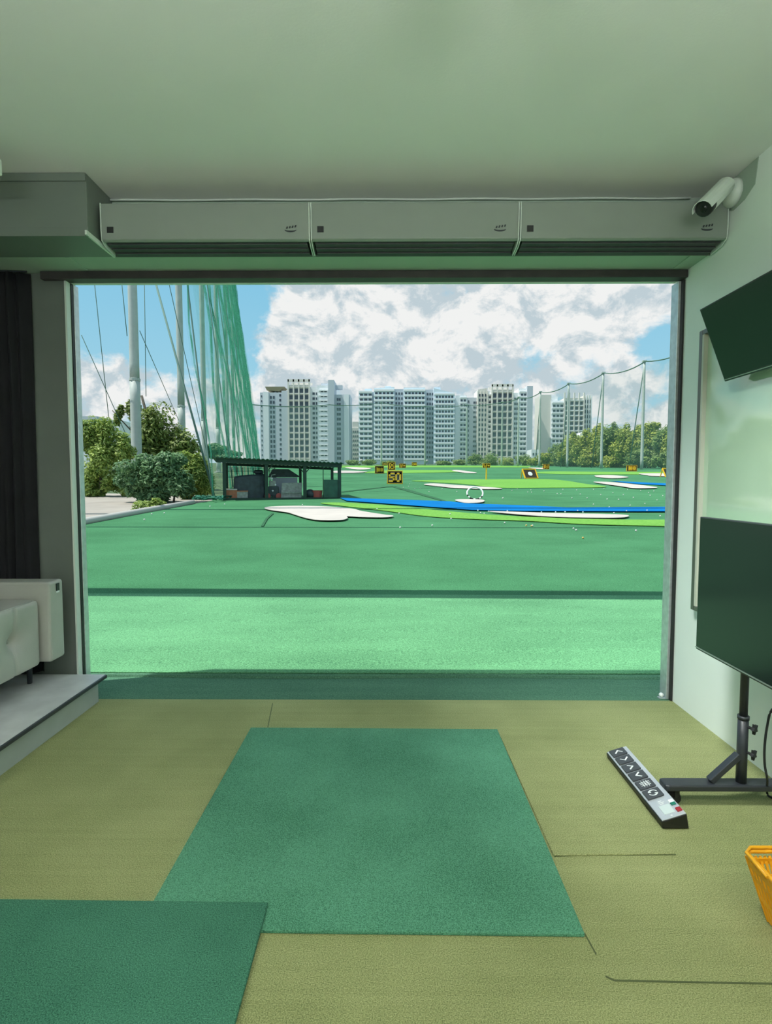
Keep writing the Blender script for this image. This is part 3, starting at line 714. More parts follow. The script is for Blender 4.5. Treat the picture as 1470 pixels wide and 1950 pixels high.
# ------------------------------------------------------------------ distance signs
SEG = {'0': 'abcdef', '1': 'bc', '2': 'abged', '5': 'afgcd'}
def digits(m, txt, x0, z0, h, w, gap, th, y, d):
    for ch in txt:
        if ch == '1': m.box((x0 + w * .32, y, z0), (x0 + w * .32 + th, y - d, z0 + h)); x0 += w * .72 + gap * .5; continue
        q = {'a': (0, h - th, w, h), 'd': (0, 0, w, th), 'g': (0, h / 2 - th / 2, w, h / 2 + th / 2), 'f': (0, h / 2, th, h), 'e': (0, 0, th, h / 2),
             'b': (w - th, h / 2, w, h), 'c': (w - th, 0, w, h / 2)}
        for s_ in SEG[ch]:
            a = q[s_]; m.box((x0 + a[0], y, z0 + a[1]), (x0 + a[2], y - d, z0 + a[3]))
        x0 += w + gap
def sign(txt, u, v, hpx, wpx, label, stake=0.0, outline=True, face=0.0):
    p = F(u, v); s = p.y / FPX; W, H = wpx * s, hpx * s; g = fz(p.y)
    t = thing('distance_sign', label, 'sign', (p.x, p.y, g), face, 'yellow distance signs on the range'); o = Vector((p.x, p.y, g)); zb = stake * s
    def loc(mb, nm_, m_): return mb.build(nm_, m_, t, world=False)
    loc(MB().box((-W / 2, .02, zb + .04 * H), (W / 2, .08, zb + H)), 'board', M['signdark'])
    e = .05 * H; f = MB().box((-W / 2 - e, -.0, zb + .02), (-W / 2, .1, zb + H)).box((W / 2, 0, zb + .02), (W / 2 + e, .1, zb + H)).box((-W / 2 - e, 0, zb + H), (W / 2 + e, .1, zb + H + e)).box((-W / 2 - e, 0, zb), (W / 2 + e, .1, zb + e))
    loc(f, 'frame', M['yellow'])
    if stake: loc(MB().box((-.05, .02, -.02), (.05, .1, zb)), 'stake', M['yellow'])
    else: [loc(MB().bar((k * W / 2, .08, H * .8), (k * (W / 2 + .05), .55 * H, .03), .05, .05), 'rear_brace', M['yellow']) for k in (-1, 1)]
    n = len(txt); one = txt.count('1'); h = H * .72; gap = W * .055; units = (n - one) + one * .72
    w = (W * .86 - gap * (n - 1)) / units; th = min(w * .34, h * .17)
    if n == 3: th = w * .44
    if n == 2: digits2 = MB(); digits(digits2, txt, -W * .43 - .01, zb + H * .15, h + .02, w + .02, gap - .02, th * 1.45, .018, .012); loc(digits2, 'number_outline', M['signwhite'])
    d = MB(); digits(d, txt, -W * .43, zb + H * .16, h, w, gap, th, .004 if n == 2 else .018, .02); loc(d, 'number', M['yellow'])
    return t
sign('50', 752, 921.5, 24, 27, 'nearest yellow framed sign with the number 50')
sign('100', 722.5, 902, 14, 16, 'yellow sign with the number 100 just left behind the 50 sign')
sign('125', 745.5, 895.5, 15, 13, 'yellow sign with the number 125 right behind the 50 sign')
sign('150', 766.5, 891, 8, 12, 'yellow sign with the number 150 right of the near 125 sign')
sign('200', 789, 887.5, 7, 9, 'small far yellow sign with the number 200 at the end of the range')
sign('200', 732, 886.8, 6, 9, 'tiny far yellow sign left of the near 125 sign')
sign('250', 926, 914.0, 8, 13.5, 'yellow sign on a thin stake in the mid lime strip', stake=23)
sign('125', 1040, 893.5, 9, 11, 'yellow sign with the number 125 in front of the right net')
sign('100', 1203, 897.5, 11, 17, 'yellow sign with the number 100 near the tall pole at right', face=-.25)
# leaning target board with a white oval
def target(u, v, label, k=1.0):
    p = F(u, v); s = p.y / FPX; t = thing('target_board', label, 'board', (p.x, p.y, fz(p.y)), .12)
    w, h = 25 * s * k, 17.5 * s * k; ln = Vector((-.22 * h, .35 * h, h))
    a = Vector((-w / 2 + .08 * h, 0, .03)); b = Vector((w / 2 + .08 * h, 0, .03))
    MB().prism([a, b, b + ln, a + ln], (0, .06, 0)).build('board', M['signdark'], t, world=False)
    f = MB()
    for p_, q_ in ((a, a + ln), (b, b + ln), (a, b), (a + ln, b + ln)): f.bar(p_, q_, .07, .12)
    f.bar(a + ln, (a.x - .16 * h, .8 * h, .02), .07, .07).bar(b + ln, (b.x, .8 * h, .02), .07, .07)
    f.build('frame', M['yellow'], t, world=False)
    c = (a + b + ln) / 2 + Vector((0, -.01, 0)); ux = Vector((1, 0, 0)); uz = ln.normalized()
    MB().prism([c + ux * (w * .17 * math.cos(j * .2618)) + uz * (h * .23 * math.sin(j * .2618)) for j in range(24)], (0, -.02, 0)).build('white_oval', M['white'], t, world=False)
target(1011, 911.5, 'dark leaning board with a white oval on the mid lime strip')
target(1277, 908.5, 'dark leaning board with a white mark half hidden by the right jamb', .9)
# target hoop
p = F(905, 951.5); rr = 14.2 * p.y / FPX; t = thing('target_hoop', 'white and black target hoop standing on the turf beyond the blue band', 'hoop', (p.x, p.y, fz(p.y)))
ang = [2 * PI * k / 48 for k in range(48)]
pt = lambda a: (rr * 1.06 * math.cos(a), .35 * rr * math.sin(a) + .3 * rr, rr * .82 * math.sin(a) + rr * .86)
w_, b_ = MB(), MB()
for k in range(24):
    a0, a1 = 2 * PI * k / 24, 2 * PI * (k + 1) / 24
    (b_ if (k in (13, 15, 16, 18, 19, 21)) else w_).tube([pt(a0), pt((a0 + a1) / 2), pt(a1)], .034, 8)
w_.build('white_band', M['white'], t, world=False); b_.build('black_band', M['black'], t, world=False)
# golf balls
ballm = None
spots = [(961, 997), (1012, 1003), (1002, 1002), (1014, 1002.5), (1092, 1008), (1097, 1011), (1110, 1026), (966, 976), (1031, 978.5), (1058, 978.5), (1076, 978), (1100, 975.5), (1110, 978.5),
         (1169, 980), (1193, 976), (1232, 975), (1257, 986), (1211, 1012), (957, 950), (1005, 938), (1061, 941), (1068, 941.5), (1089, 949.5), (1105, 942), (1118, 949.5), (1144, 943), (1156, 953),
         (1167, 939.5), (1178, 953.5), (1187, 943), (1206, 948.5), (1228, 961.5), (1235, 939), (1238, 944.5), (1251, 954.5), (1200, 965), (1160, 968.5), (1130, 963), (1130, 933), (1150, 931.5),
         (975, 935), (985, 932), (1011, 934), (1012, 938.5), (1036, 936), (1072, 933), (1098, 934), (859, 991), (823, 1002), (760, 980.5), (718, 972), (762, 1006), (857, 982), (778, 927), (790, 931),
         (800, 930.5), (817, 937), (842, 932), (870, 937), (780, 922.5), (768, 929), (910, 975), (930, 977), (915, 979.5), (958, 949), (922, 981), (576, 964), (525, 969), (428, 963), (400, 967), (275, 993),
         (289, 982), (313, 980), (955, 931), (1245, 936), (1262, 945), (1220, 935), (1195, 933)]
for i, (u, v) in enumerate(spots):
    p = F(u, v); r = .0235 if p.y < 22 else .027
    yel = i in (1, 2, 6)
    if ballm is None:
        o = MB().ball((0, 0, 0), 1.0, 12, 8).build('golf_ball', M['ball'], smooth=True); ballm = o
        oy = o.copy(); oy.data = o.data.copy(); oy.data.materials[0] = M['ballyellow']
    else:
        o = (oy if yel else ballm).copy(); COL.objects.link(o)
    o.scale = (r, r, r); lift = .06 if any(k in (u,) for k in ()) else r * .9
    o.location = (p.x, p.y, fz(p.y) + lift + (.03 if 950 < v < 995 else 0))
    tag(o, 'tiny yellow ochre golf ball on the near lime strip' if yel else 'tiny white golf ball lying on the range turf', 'golf ball', 'golf balls scattered on the range')

# ------------------------------------------------------------------ tall poles, nets
def pole(x, y, h, r, label, group, name='net_pole'):
    g = fz(y); t = thing(name, label, 'pole', (x, y, g), 0, group)
    MB().tube([(0, 0, -.1 + 6.6 * k / 5) for k in range(6)], [r * (1.0 - .03 * k / 5) for k in range(6)], 16).build('shaft', M['pole'], t, smooth=True, world=False)
    MB().tube([(0, 0, 6.5 + (h - 6.5) * k / 20) for k in range(21)], [r * (.90 - .15 * k / 20) for k in range(21)], 16).build('shaft', M['pole'], t, smooth=True, world=False)
    MB().lathe([(r * .94, 0), (r * 1.05, .02), (r * 1.05, .16), (r * .88, .18)], (0, 0, 6.4), 16).build('joint_collar', M['pole'], t, world=False)
    MB().lathe([(r * 1.9, -.08), (r * 1.9, .04), (r * 1.2, .06)], (0, 0, 0), 14).build('base_plate', M['pole'], t, world=False)
HP = 46
lp = [(256, 32), (343.5, 47.6), (386.5, 63.3), (413, 79), (431.5, 96), (443, 110)]
LPX = []
wd = ['thickest pale net pole, leftmost behind the shrubs', 'second pale net pole from the left, right of the tall tree', 'third pale net pole from the left, among the first green net folds',
      'fourth pale net pole from the left behind green folds', 'fifth pale net pole from the left in the dense green folds', 'farthest pole of the left row at the green net end']
for (u, Y), lb in zip(lp, wd):
    x = P(u, 700, Y).x; LPX.append((x, Y)); pole(x, Y, HP if Y > 40 else 24, .30 if Y < 40 else .33, lb, 'poles of the left net row')
# left net: from the ground line up to the pole line
def Bp(s): y = 21.8 + s * 88.2; return Vector((-7.27 - .22 * (y - 21.8), y, fz(y) + .05))
def Tp(s):
    y = 32 + s * 78; return Vector((-15.4 - (32.6 - 15.4) * s, y, fz(y) + HP))
mn = MB(); NU, NV = 220, 16; vs = []; fs = []
for i in range(NU + 1):
    s = i / NU; b, tt = Bp(s), Tp(s)
    for j in range(NV + 1):
        w = j / NV; p = b.lerp(tt, w)
        a = .55 * math.sin(s * 210 + .6 * math.sin(w * 5)) * (.25 + .75 * math.sin(PI * min(1, w * 1.6)) ** .5 if w > 0 else 0)
        p = p + Vector((a, a * .25, 0)); vs.append(p)
for i in range(NU):
    for j in range(NV): fs.append((i * (NV + 1) + j, (i + 1) * (NV + 1) + j, (i + 1) * (NV + 1) + j + 1, i * (NV + 1) + j + 1))
t = thing('side_net', 'tall green net hanging in folds along the left pole row', 'net', Bp(0))
mn.add(vs, fs).build('netting', M['net'], t, smooth=True)
for k in range(22):
    s = (k / 21.0) ** .8; b, tt = Bp(s), Tp(min(1, s + .01 * (k % 3)))
    wv = .05 + .07 * ((k * 7) % 5) / 5
    m = MB(); n = 24; pts = [b.lerp(tt, j / n) + Vector((math.sin(j * 1.3 + k) * .15, 0, 0)) for j in range(n + 1)]
    m.tube(pts, [wv * (.7 + .8 * (j / n)) * (1 + s) for j in range(n + 1)], 6, cap=False)
    m.build('gathered_fold', M['netdense'], t, smooth=True)
for k in range(9):
    s = k / 8; b, tt = Bp(s), Tp(s); MB().tube([b.lerp(tt, j / 24) for j in range(25)], .035 + .03 * s, 6).build('edge_rope', M['rope'], t, smooth=True)
# loose net heap where the net meets the ground near the hut
hm = MB()
for k in range(14):
    q = Bp(.0) + Vector((-.6 + random.random() * 1.0, -.6 + random.random() * 1.6, 0))
    pts = [q + Vector((random.uniform(-.3, .3), random.uniform(-.3, .3), .02 + random.random() * .16)) for j in range(6)]
    hm.tube(pts, .03, 5)
tag(hm.build('net_heap', mat('heap_net', (.02, .16, .10), .8), smooth=True), 'heap of loose green net on the turf at the left hut corner', 'net')
# guy ropes
GR = 'guy ropes of the left poles'
ropes = [((297, 541, 26), (410, 952, 24), 'rope slanting from the second pole down to the left hut corner'),
         ((180, 541, 30), (207, 795, 33), 'leftmost thin rope crossing the blue sky at the left jamb'),
         ((155, 638, 28), (250, 850, 31), 'thin rope descending from the left jamb behind the first pole'),
         ((232, 541, 30), (242, 640, 31), 'short thin rope touching the first pole from the left'),
         ((266, 630, 33), (340, 800, 46), 'thin rope from the first pole down to the second pole'),
         ((275, 541, 34), (278, 755, 35), 'nearly vertical thin rope right of the first pole'),
         ((322, 541, 40), (398, 880, 52), 'thin rope left of the second pole sloping right')]
for a, b, lb in ropes:
    tag(MB().tube([P(*a), P(*b)], .018 * a[2] / 26 if '(297' not in str(a) else .05, 6).build('guy_rope', M['rope'], smooth=True), lb, 'rope', GR)

# back and right net row
br = [(726, 767, 178), (809, 774, 182), (888, 771, 176), (955, 766, 168), (986, 757, 157), (1027, 747, 142), (1080, 731, 129), (1145, 711, 114), (1222, 689, 101), (1330, 652, 88)]
lbl = ['left pole of the far net in front of the pale blue tower', 'second far net pole in front of the pale blue tower', 'far net pole at the left end of the low tree line', 'far net pole in front of the right beige tower',
       'far net pole right of the beige tower middle', 'net pole at the corner beside the far right tower', 'net pole in front of the far right tower', 'net pole right of the far right tower', 'tallest right net pole near the jamb', 'net pole beyond the right jamb']
tops = []
for (u, v, Y), lb in zip(br, lbl):
    q = P(u, v, Y); x = P(u, 880, Y).x; g = fz(Y); tops.append(Vector((x, Y, q.z)))
    t = thing('net_pole', lb, 'pole', (x, Y, g), 0, 'poles of the back and right net')
    MB().tube([(0, 0, -.1 + (q.z - g + .1) * k / 10) for k in range(11)], [.30 - .08 * k / 10 for k in range(11)], 10).build('shaft', M['pole'], t, smooth=True, world=False)
    MB().box((-.35, -.3, q.z - g), (.35, .3, q.z - g + .25)).build('cap', M['pole'], t, world=False)
tops = [Vector((-29.5, 115, P(481, 771, 115).z)), Vector((-17, 150, P(620, 771, 150).z))] + tops
t = thing('back_net', 'pale net sagging between the far and right poles', 'net', (0, 170, fz(170)))
mb = MB(); vs = []; fs = []; cabs = []
for i in range(len(tops) - 1):
    a, b = tops[i], tops[i + 1]
    for k in range(8):
        f = k / 8; p = a.lerp(b, f); p.z -= 3.2 * f * (1 - f) * (1 if i > 5 else .6); cabs.append(p)
cabs.append(tops[-1])
for p in cabs:
    g = fz(p.y)
    for j in range(5):
        q = Vector((p.x, p.y - .35, g + (p.z - g) * j / 4)); vs.append(q)
for i in range(len(cabs) - 1):
    for j in range(4): fs.append((i * 5 + j, (i + 1) * 5 + j, (i + 1) * 5 + j + 1, i * 5 + j + 1))
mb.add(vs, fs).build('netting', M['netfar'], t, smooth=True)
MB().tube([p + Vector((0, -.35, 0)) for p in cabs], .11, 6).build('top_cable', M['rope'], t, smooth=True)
for i in (7, 8, 9, 10):
    a = tops[i]; b = tops[i - 1]; q = a.lerp(b, .32) + Vector((2.0, 4.0, 0)); q.z = fz(q.y)
    MB().tube([a + Vector((0, 0, -.4)), q], .09, 6).build('brace_rope', M['rope'], t, smooth=True)

# ------------------------------------------------------------------ storage hut
A, B2 = F(425, 953), F(650, 949)
hr = math.atan2(B2.y - A.y, B2.x - A.x); HL = (B2 - A).xy.length; HD = 2.3
A.z = fz(A.y) ; eu = Vector((math.cos(hr), math.sin(hr), 0)); ew = Vector((-math.sin(hr), math.cos(hr), 0))
t = thing('storage_hut', 'open fronted dark green storage hut with a corrugated roof at left', 'hut', A, hr)
hh = lambda u: 1.70 - .185 * u / HL
def uofpx(px):                            # where a sight line meets the hut front
    lo, hi = -1.0, HL + 1
    for _ in range(40):
        m_ = (lo + hi) / 2; q = A + eu * m_; d = q - CAM
        c = RM.transposed() @ d; x = CX + FPX * c.x / -c.z
        if x < px: lo = m_
        else: hi = m_
    return lo
ups = [uofpx(425) + .06, uofpx(508), uofpx(581), uofpx(649) - .05]
for k, u in enumerate(ups):
    MB().box((u - .07, 0, 0), (u + .07, .12, hh(u) - .02)).build('post', M['hutgreen'], t, world=False)
    MB().box((u - .06, HD - .1, 0), (u + .06, HD, hh(u) - .06)).build('rear_post', M['hutgreen'], t, world=False)
MB().bar((-.25, -.02, hh(0) - .02), (HL + .02, -.02, hh(HL) - .02), .06, .17).build('front_beam', M['hutgreen'], t, world=False)
MB().bar((-.1, HD, hh(0) - .1), (HL, HD, hh(HL) - .1), .06, .12).build('rear_beam', M['hutgreen'], t, world=False)
MB().bar((-.0, .05, .05), (HL, .05, .05), .08, .10).build('sill', M['hutgreen'], t, world=False)
rf = MB(); n = 150; vs = []; fs = []
for k in range(n + 1):
    u = -.42 + (HL + .5) * k / n; z = hh(u) + .085 + .022 * math.sin(k * 2 * PI / 5)
    vs += [(u, -.28, z + .01), (u, HD + .2, z - .10)]
for k in range(n): fs.append((2 * k, 2 * k + 2, 2 * k + 3, 2 * k + 1))
rf.add(vs, fs).build('roof', M['roof'], t, world=False, solid=.02)
gr = MB()
for k in range(9):
    u = .3 + k * .24; gr.tube([(u, HD - .05, .1), (u, HD - .05, 1.45)], .014, 5)
for z in (.5, 1.0, 1.25, 1.33, 1.42): gr.tube([(.05, HD - .05, z), (2.3, HD - .05, z)], .012, 5)
gr.build('rear_grille', M['hutgreen'], t, world=False)
br_ = MB()
for u, s in ((ups[1], 1), (ups[2], 1), (ups[2], -1)): br_.bar((u, .06, hh(u) - .45), (u + s * .28, .06, hh(u) - .1), .04, .04)
br_.build('corner_brace', M['hutgreen'], t, world=False)
u = ups[3]; MB().box((uofpx(617), .03, .08), (u - .08, .07, .88)).build('side_panel', M['roof'], t, world=False)
MB().tube([(uofpx(616), .05, .05), (uofpx(616), .05, hh(u) - .1)], .018, 6).build('thin_post', M['hutgreen'], t, world=False)
MB().box((.02, .12, 0.01), (HL - .02, HD - .02, .03)).build('floor_slab', M['hutgreen'], t, world=False)
HT = Matrix.Translation(A) @ Matrix.Rotation(hr, 4, 'Z')
def inhut(name, label, cat, u, w, group=None):
    return thing(name, label, cat, HT @ Vector((u, w, .031)), hr, group)
u0, u1 = uofpx(450), uofpx(500); t = inhut('covered_stack', 'bulky stack under a dark tarpaulin in the left bay of the hut', 'stack', (u0 + u1) / 2, .9)
hw = (u1 - u0) / 2 + .12; m = MB(); N = 15; vs = []; fs = []
for j, (z, k) in enumerate([(0, 1.06), (.25, 1.04), (.6, 1.0), (.95, .97), (1.05, .9)]):
    for a in range(24):
        th = 2 * PI * a / 24; c, s = math.cos(th), math.sin(th); ex = .35
        x = math.copysign(abs(c) ** ex, c) * hw * k; y = math.copysign(abs(s) ** ex, s) * .5 * k
        vs.append((x + .03 * math.sin(a * 3 + j), y + .03 * math.sin(a * 4.0 + j * 2), z + (.08 * c if j > 2 else 0) + .02 * math.sin(a * 5)))
for j in range(4):
    for a in range(24): fs.append((j * 24 + a, j * 24 + (a + 1) % 24, (j + 1) * 24 + (a + 1) % 24, (j + 1) * 24 + a))
fs.append(tuple(96 + a for a in range(24)))
m.add(vs, fs).build('tarpaulin', M['tarp'], t, world=False, smooth=True)
MB().ball((hw * .6, -.1, 1.18), .16, 10, 6, (1.4, 1, .7)).build('bundle', M['tarp'], t, world=False, smooth=True)
t = inhut('carton', 'orange carton on the ground at the left hut post', 'box', uofpx(441), .3)
MB().box((-.22, -.13, 0), (.22, .15, .40)).build('box', M['orange'], t, world=False, bevel=.01); MB().box((-.23, -.14, .4), (.23, .16, .45)).build('lid', M['sand'], t, world=False, bevel=.01)
t = inhut('crate', 'grey brown low crate right of the orange carton in the hut', 'crate', uofpx(461), .32)
MB().box((-.24, -.13, 0), (.24, .15, .34)).build('box', M['board'], t, world=False, bevel=.01); MB().box((-.25, -.14, .33), (.25, .16, .37)).build('rim', M['orange'], t, world=False)
t = inhut('leaning_board', 'wide weathered board leaning in the middle bay of the hut', 'board', uofpx(556), .25)
MB().prism([(-.46, -.05, 0), (.42, -.05, 0), (.48, .14, .72), (-.40, .14, .70)], (0, .03, 0)).build('panel', M['board'], t, world=False)
MB().bar((-.43, -.075, .3), (.44, -.075, .3), .03, .05).build('rail', M['board'], t, world=False)
t = inhut('machine', 'ball collecting machine with wheels in the middle bay beside the board', 'machine', uofpx(521), .6)
MB().box((-.25, -.2, .12), (.25, .25, .55)).build('body', M['tarp'], t, world=False, bevel=.03); MB().box((-.15, -.22, .55), (.12, .1, .8)).build('hopper', M['board'], t, world=False, bevel=.03)
for x in (-.24, .24): MB().lathe([(.13, -.03), (.13, .03)], (x, -.24, .13), 14, (0, 1, 0)).build('wheel', M['red'], t, world=False)
MB().tube([(-.1, 0, .8), (-.05, .1, 1.05), (.12, .1, 1.08)], .025, 8).build('handle', M['pole'], t, world=False)
for k, (x, z) in enumerate(((-.05, .9), (.1, .62), (-.02, .36))): MB().ball((x, -.23, z), .045, 8, 6).build('cap', M['white'], t, world=False)
t = inhut('tool_cabinet', 'grey cabinet under a slanted dark lid at the back of the hut', 'cabinet', uofpx(547), 1.5)
MB().box((-.55, -.2, 0), (.55, .4, .95)).build('cabinet', M['bgrey'], t, world=False)
MB().prism([(-.75, -.3, .97), (.7, -.3, .97), (.15, -.3, 1.33), (-.55, -.3, 1.33)], (0, .8, 0)).build('lid', M['tarp'], t, world=False)
t = inhut('tub', 'faded red plastic tub in the right bay of the hut', 'tub', uofpx(605), .35)
MB().lathe([(.19, 0), (.21, .02), (.26, .36), (.28, .37), (.24, .372), (.19, .05)], (0, 0, 0), 18).build('tub', M['red'], t, world=False)
t = inhut('black_sack', 'black sack on the ground left of the red tub', 'sack', uofpx(592), .35)
MB().ball((0, 0, .21), .24, 12, 8, (1.1, .9, .9)).build('sack', M['tarp'], t, world=False, smooth=True)

# ------------------------------------------------------------------ foliage
def leaves(m, c, rad, n, size, rnd, flat_=0.0, long=1.0):
    c = Vector(c)
    for _ in range(n):
        d = Vector((rnd.gauss(0, 1), rnd.gauss(0, 1), rnd.gauss(0, 1))).normalized() * (rnd.random() ** .33)
        p = c + Vector((d.x * rad[0], d.y * rad[1], d.z * rad[2]))
        nrm = (d + Vector((rnd.uniform(-.8, .8), rnd.uniform(-.8, .8), rnd.uniform(0, 1.3)))).normalized()
        a = nrm.cross(Vector((rnd.uniform(-1, 1), rnd.uniform(-1, 1), rnd.uniform(-1, 1)))).normalized(); b = nrm.cross(a)
        s = size * rnd.uniform(.6, 1.3); a *= s * .42; b *= s * long
        m.add([p - b * .5, p + a * .5 - nrm * s * .08, p + b * .5, p - a * .5 - nrm * s * .08], [(0, 1, 2, 3)])
def tree(name, label, cat, loc, blobs, leaf, n, size, seed, stems, group=None, long=1.0):
    rnd = random.Random(seed); t = thing(name, label, cat, loc, 0, group); m = MB()
    tot = sum(b[1][0] * b[1][1] * b[1][2] for b in blobs) ** 1.0
    sw = [(b[1][0] * b[1][2]) for b in blobs]; S = sum(sw)
    for b, w in zip(blobs, sw):
        # each blob is a cluster of smaller tufts so that the crown reads as clumps
        k = max(3, int(9 * w / S * len(blobs)))
        for _ in range(k):
            d = Vector((rnd.gauss(0, 1), rnd.gauss(0, 1), rnd.gauss(0, 1))).normalized() * (rnd.random() ** .35) * .8
            c = Vector(b[0]) + Vector((d.x * b[1][0], d.y * b[1][1], d.z * b[1][2])); r = [q * rnd.uniform(.38, .62) for q in b[1]]
            leaves(m, c, r, int(1.5 * n * w / S / k), size, rnd, long=long)
    m.build('foliage', leaf, t, world=False, fix=False)
    for pts, r in stems:
        MB().tube(pts, [r * (1 - .5 * i / (len(pts) - 1)) for i in range(len(pts))], 7).build('trunk' if r > .06 else 'branch', M['bark'], t, world=False, smooth=True)
    return t
def atpx(u, v, Y):
    q = P(u, v, Y); return q
def blob(u, v, Y, ru, rv, base):
    q = P(u, v, Y) - base; s = Y / FPX; return (q, (ru * s, ru * s * .8, rv * s))
def root_at(u, Y):
    x = P(u, 900, Y).x; return Vector((x, Y, fz(Y) - .15))
b = root_at(290, 36)
tree('tall_tree', 'tall loose olive tree behind the first net pole', 'tree', b, [blob(300, 835, 36, 55, 55, b), blob(268, 790, 36, 26, 34, b), blob(345, 870, 36, 50, 40, b), blob(250, 870, 36, 40, 45, b), blob(222, 790, 36, 12, 22, b)],
     M['leafA'], 8500, .34, 11, [([(0, 0, 0), (.1, 0, 2.4), (-.3, .2, 4.6), (-.6, 0, 6.2)], .16), ([(0, 0, 2.0), (1.2, 0, 3.2), (1.7, 0, 4.2)], .07), ([(-.1, 0, 2.4), (-1.5, 0, 4.0), (-2.6, 0, 5.2)], .06)])
b = root_at(190, 27)
tree('leafy_tree', 'leafy green tree at the left jamb', 'tree', b, [blob(185, 835, 27, 32, 40, b), blob(205, 880, 27, 36, 42, b), blob(172, 915, 27, 26, 40, b), blob(235, 850, 27, 26, 30, b), blob(185, 940, 27, 28, 18, b), blob(225, 925, 27, 30, 26, b), blob(165, 840, 27, 20, 40, b)],
     M['leafC'], 10000, .22, 12, [([(0, 0, 0), (.05, 0, 1.4), (-.1, 0, 2.8)], .08)])
b = root_at(290, 23)
tree('broad_shrub', 'broad deep green shrub with thick leaves beside the kerb', 'shrub', b, [blob(290, 900, 23, 58, 36, b), blob(255, 925, 23, 36, 30, b), blob(335, 915, 23, 42, 36, b), blob(300, 940, 23, 50, 18, b), blob(310, 875, 23, 40, 24, b)],
     M['leafB'], 8000, .22, 13, [([(0, 0, 0), (.3, 0, .6), (.4, 0, 1.3)], .07), ([(-.1, 0, 0), (-.6, 0, .8)], .045), ([(.9, 0, 0), (1.0, 0, .8)], .05)])
b = root_at(378, 25)
tree('bamboo_clump', 'bright feathery bamboo clump left of the hut', 'bamboo', b, [blob(378, 900, 25, 28, 36, b), blob(360, 880, 25, 22, 26, b), blob(388, 925, 25, 20, 22, b), blob(352, 930, 25, 18, 22, b)],
     M['leafC'], 6500, .18, 14, [([(k * .16 - .4, 0, 0), (k * .2 - .5, 0, 1.5)], .025) for k in range(6)], long=2.4)
b = root_at(280, 18.5)
tree('low_plant', 'low yellow green plant at the foot of the broad shrub', 'plant', b, [blob(278, 962, 18.5, 26, 9, b), blob(255, 972, 18.5, 18, 7, b), blob(305, 955, 18.5, 16, 8, b)],
     M['leafC'], 1100, .12, 15, [([(0, 0, 0), (.05, 0, .3)], .015)])
b = root_at(450, 70)
tree('small_tree', 'small rounded tree behind the net above the hut roof', 'tree', b, [blob(405, 855, 70, 26, 14, b), blob(440, 870, 70, 30, 10, b)], M['leafB'], 1800, .5, 16, [([(0, 0, 0), (0, 0, 2)], .12)])
# hill of trees behind the right net: one crown each
HG = 'trees behind the right net'
hill = [(1040, 874, 16, 15, 168, 'D'), (1066, 862, 19, 26, 158, 'E'), (1090, 852, 22, 36, 150, 'D'), (1112, 846, 22, 40, 142, 'D'), (1138, 842, 24, 42, 138, 'D'), (1162, 840, 22, 40, 132, 'E'),
        (1188, 842, 24, 44, 126, 'D'), (1212, 842, 24, 44, 124, 'D'), (1238, 836, 24, 44, 120, 'D'), (1262, 840, 24, 44, 116, 'E'), (1288, 838, 26, 46, 114, 'D'), (1320, 836, 30, 50, 112, 'D'),
        (1080, 876, 20, 14, 152, 'E'), (1124, 876, 24, 16, 136, 'D'), (1172, 876, 26, 18, 128, 'D'), (1225, 872, 30, 22, 118, 'E'), (1270, 872, 26, 24, 112, 'E')]
od = ['first', 'second', 'third', 'fourth', 'fifth', 'sixth', 'seventh', 'eighth', 'ninth', 'tenth', 'eleventh', 'twelfth']
for i, (u, v, ru, rv, Y, k) in enumerate(hill):
    b = root_at(u, Y); b.z = fz(Y) - .2
    lb = '%s tree from the left in the back row behind the right net' % od[i] if i < 12 else '%s bush from the left in the front row below the hill trees' % od[i - 12]
    tree('hill_tree', lb, 'tree', b, [blob(u, v, Y, ru, rv * .7, b), blob(u - ru * .4, v + rv * .45, Y, ru * .8, rv * .5, b), blob(u + ru * .4, v + rv * .4, Y, ru * .8, rv * .55, b), blob(u + ru * .2, v - rv * .35, Y, ru * .6, rv * .45, b)],
         M['leaf' + k], 3000, .78, 40 + i, [([(0, 0, 0), (.2, 0, 2.5), (0, 0, 4.0)], .18)], HG)
LG = 'trees at the end of the range'
low = [(905, 876, 18, 11, 196, 'E'), (935, 874, 22, 13, 194, 'E'), (965, 878, 16, 9, 186, 'D'), (995, 876, 18, 11, 182, 'E'), (1018, 878, 16, 10, 178, 'D'), (875, 880, 14, 6, 205, 'E'), (845, 881, 14, 5, 208, 'E'), (700, 880, 16, 6, 208, 'E'), (672, 881, 14, 5.5, 206, 'E'), (735, 882, 16, 4.5, 209, 'E')]
ll = ['low dark tree right of the pale blue tower foot', 'broadest low tree in front of the right beige tower', 'low bright bush between two far poles', 'low tree left of the corner net pole', 'low bright bush at the foot of the corner net pole',
      'small dark bush at the right foot of the pale blue tower', 'second small dark bush at the foot of the pale blue tower', 'dark bush below the left edge of the pale blue tower', 'dark bush between the hut and the pale blue tower', 'dark bush below the pale blue tower behind the signs']
for i, (u, v, ru, rv, Y, k) in enumerate(low):
    b = root_at(u, Y); tree('low_tree', ll[i], 'tree', b, [blob(u, v, Y, ru, rv, b), blob(u + ru * .4, v + rv * .3, Y, ru * .7, rv * .7, b)], M['leaf' + k], 1100, .7, 80 + i, [([(0, 0, 0), (0, 0, 1.5)], .15)], LG)

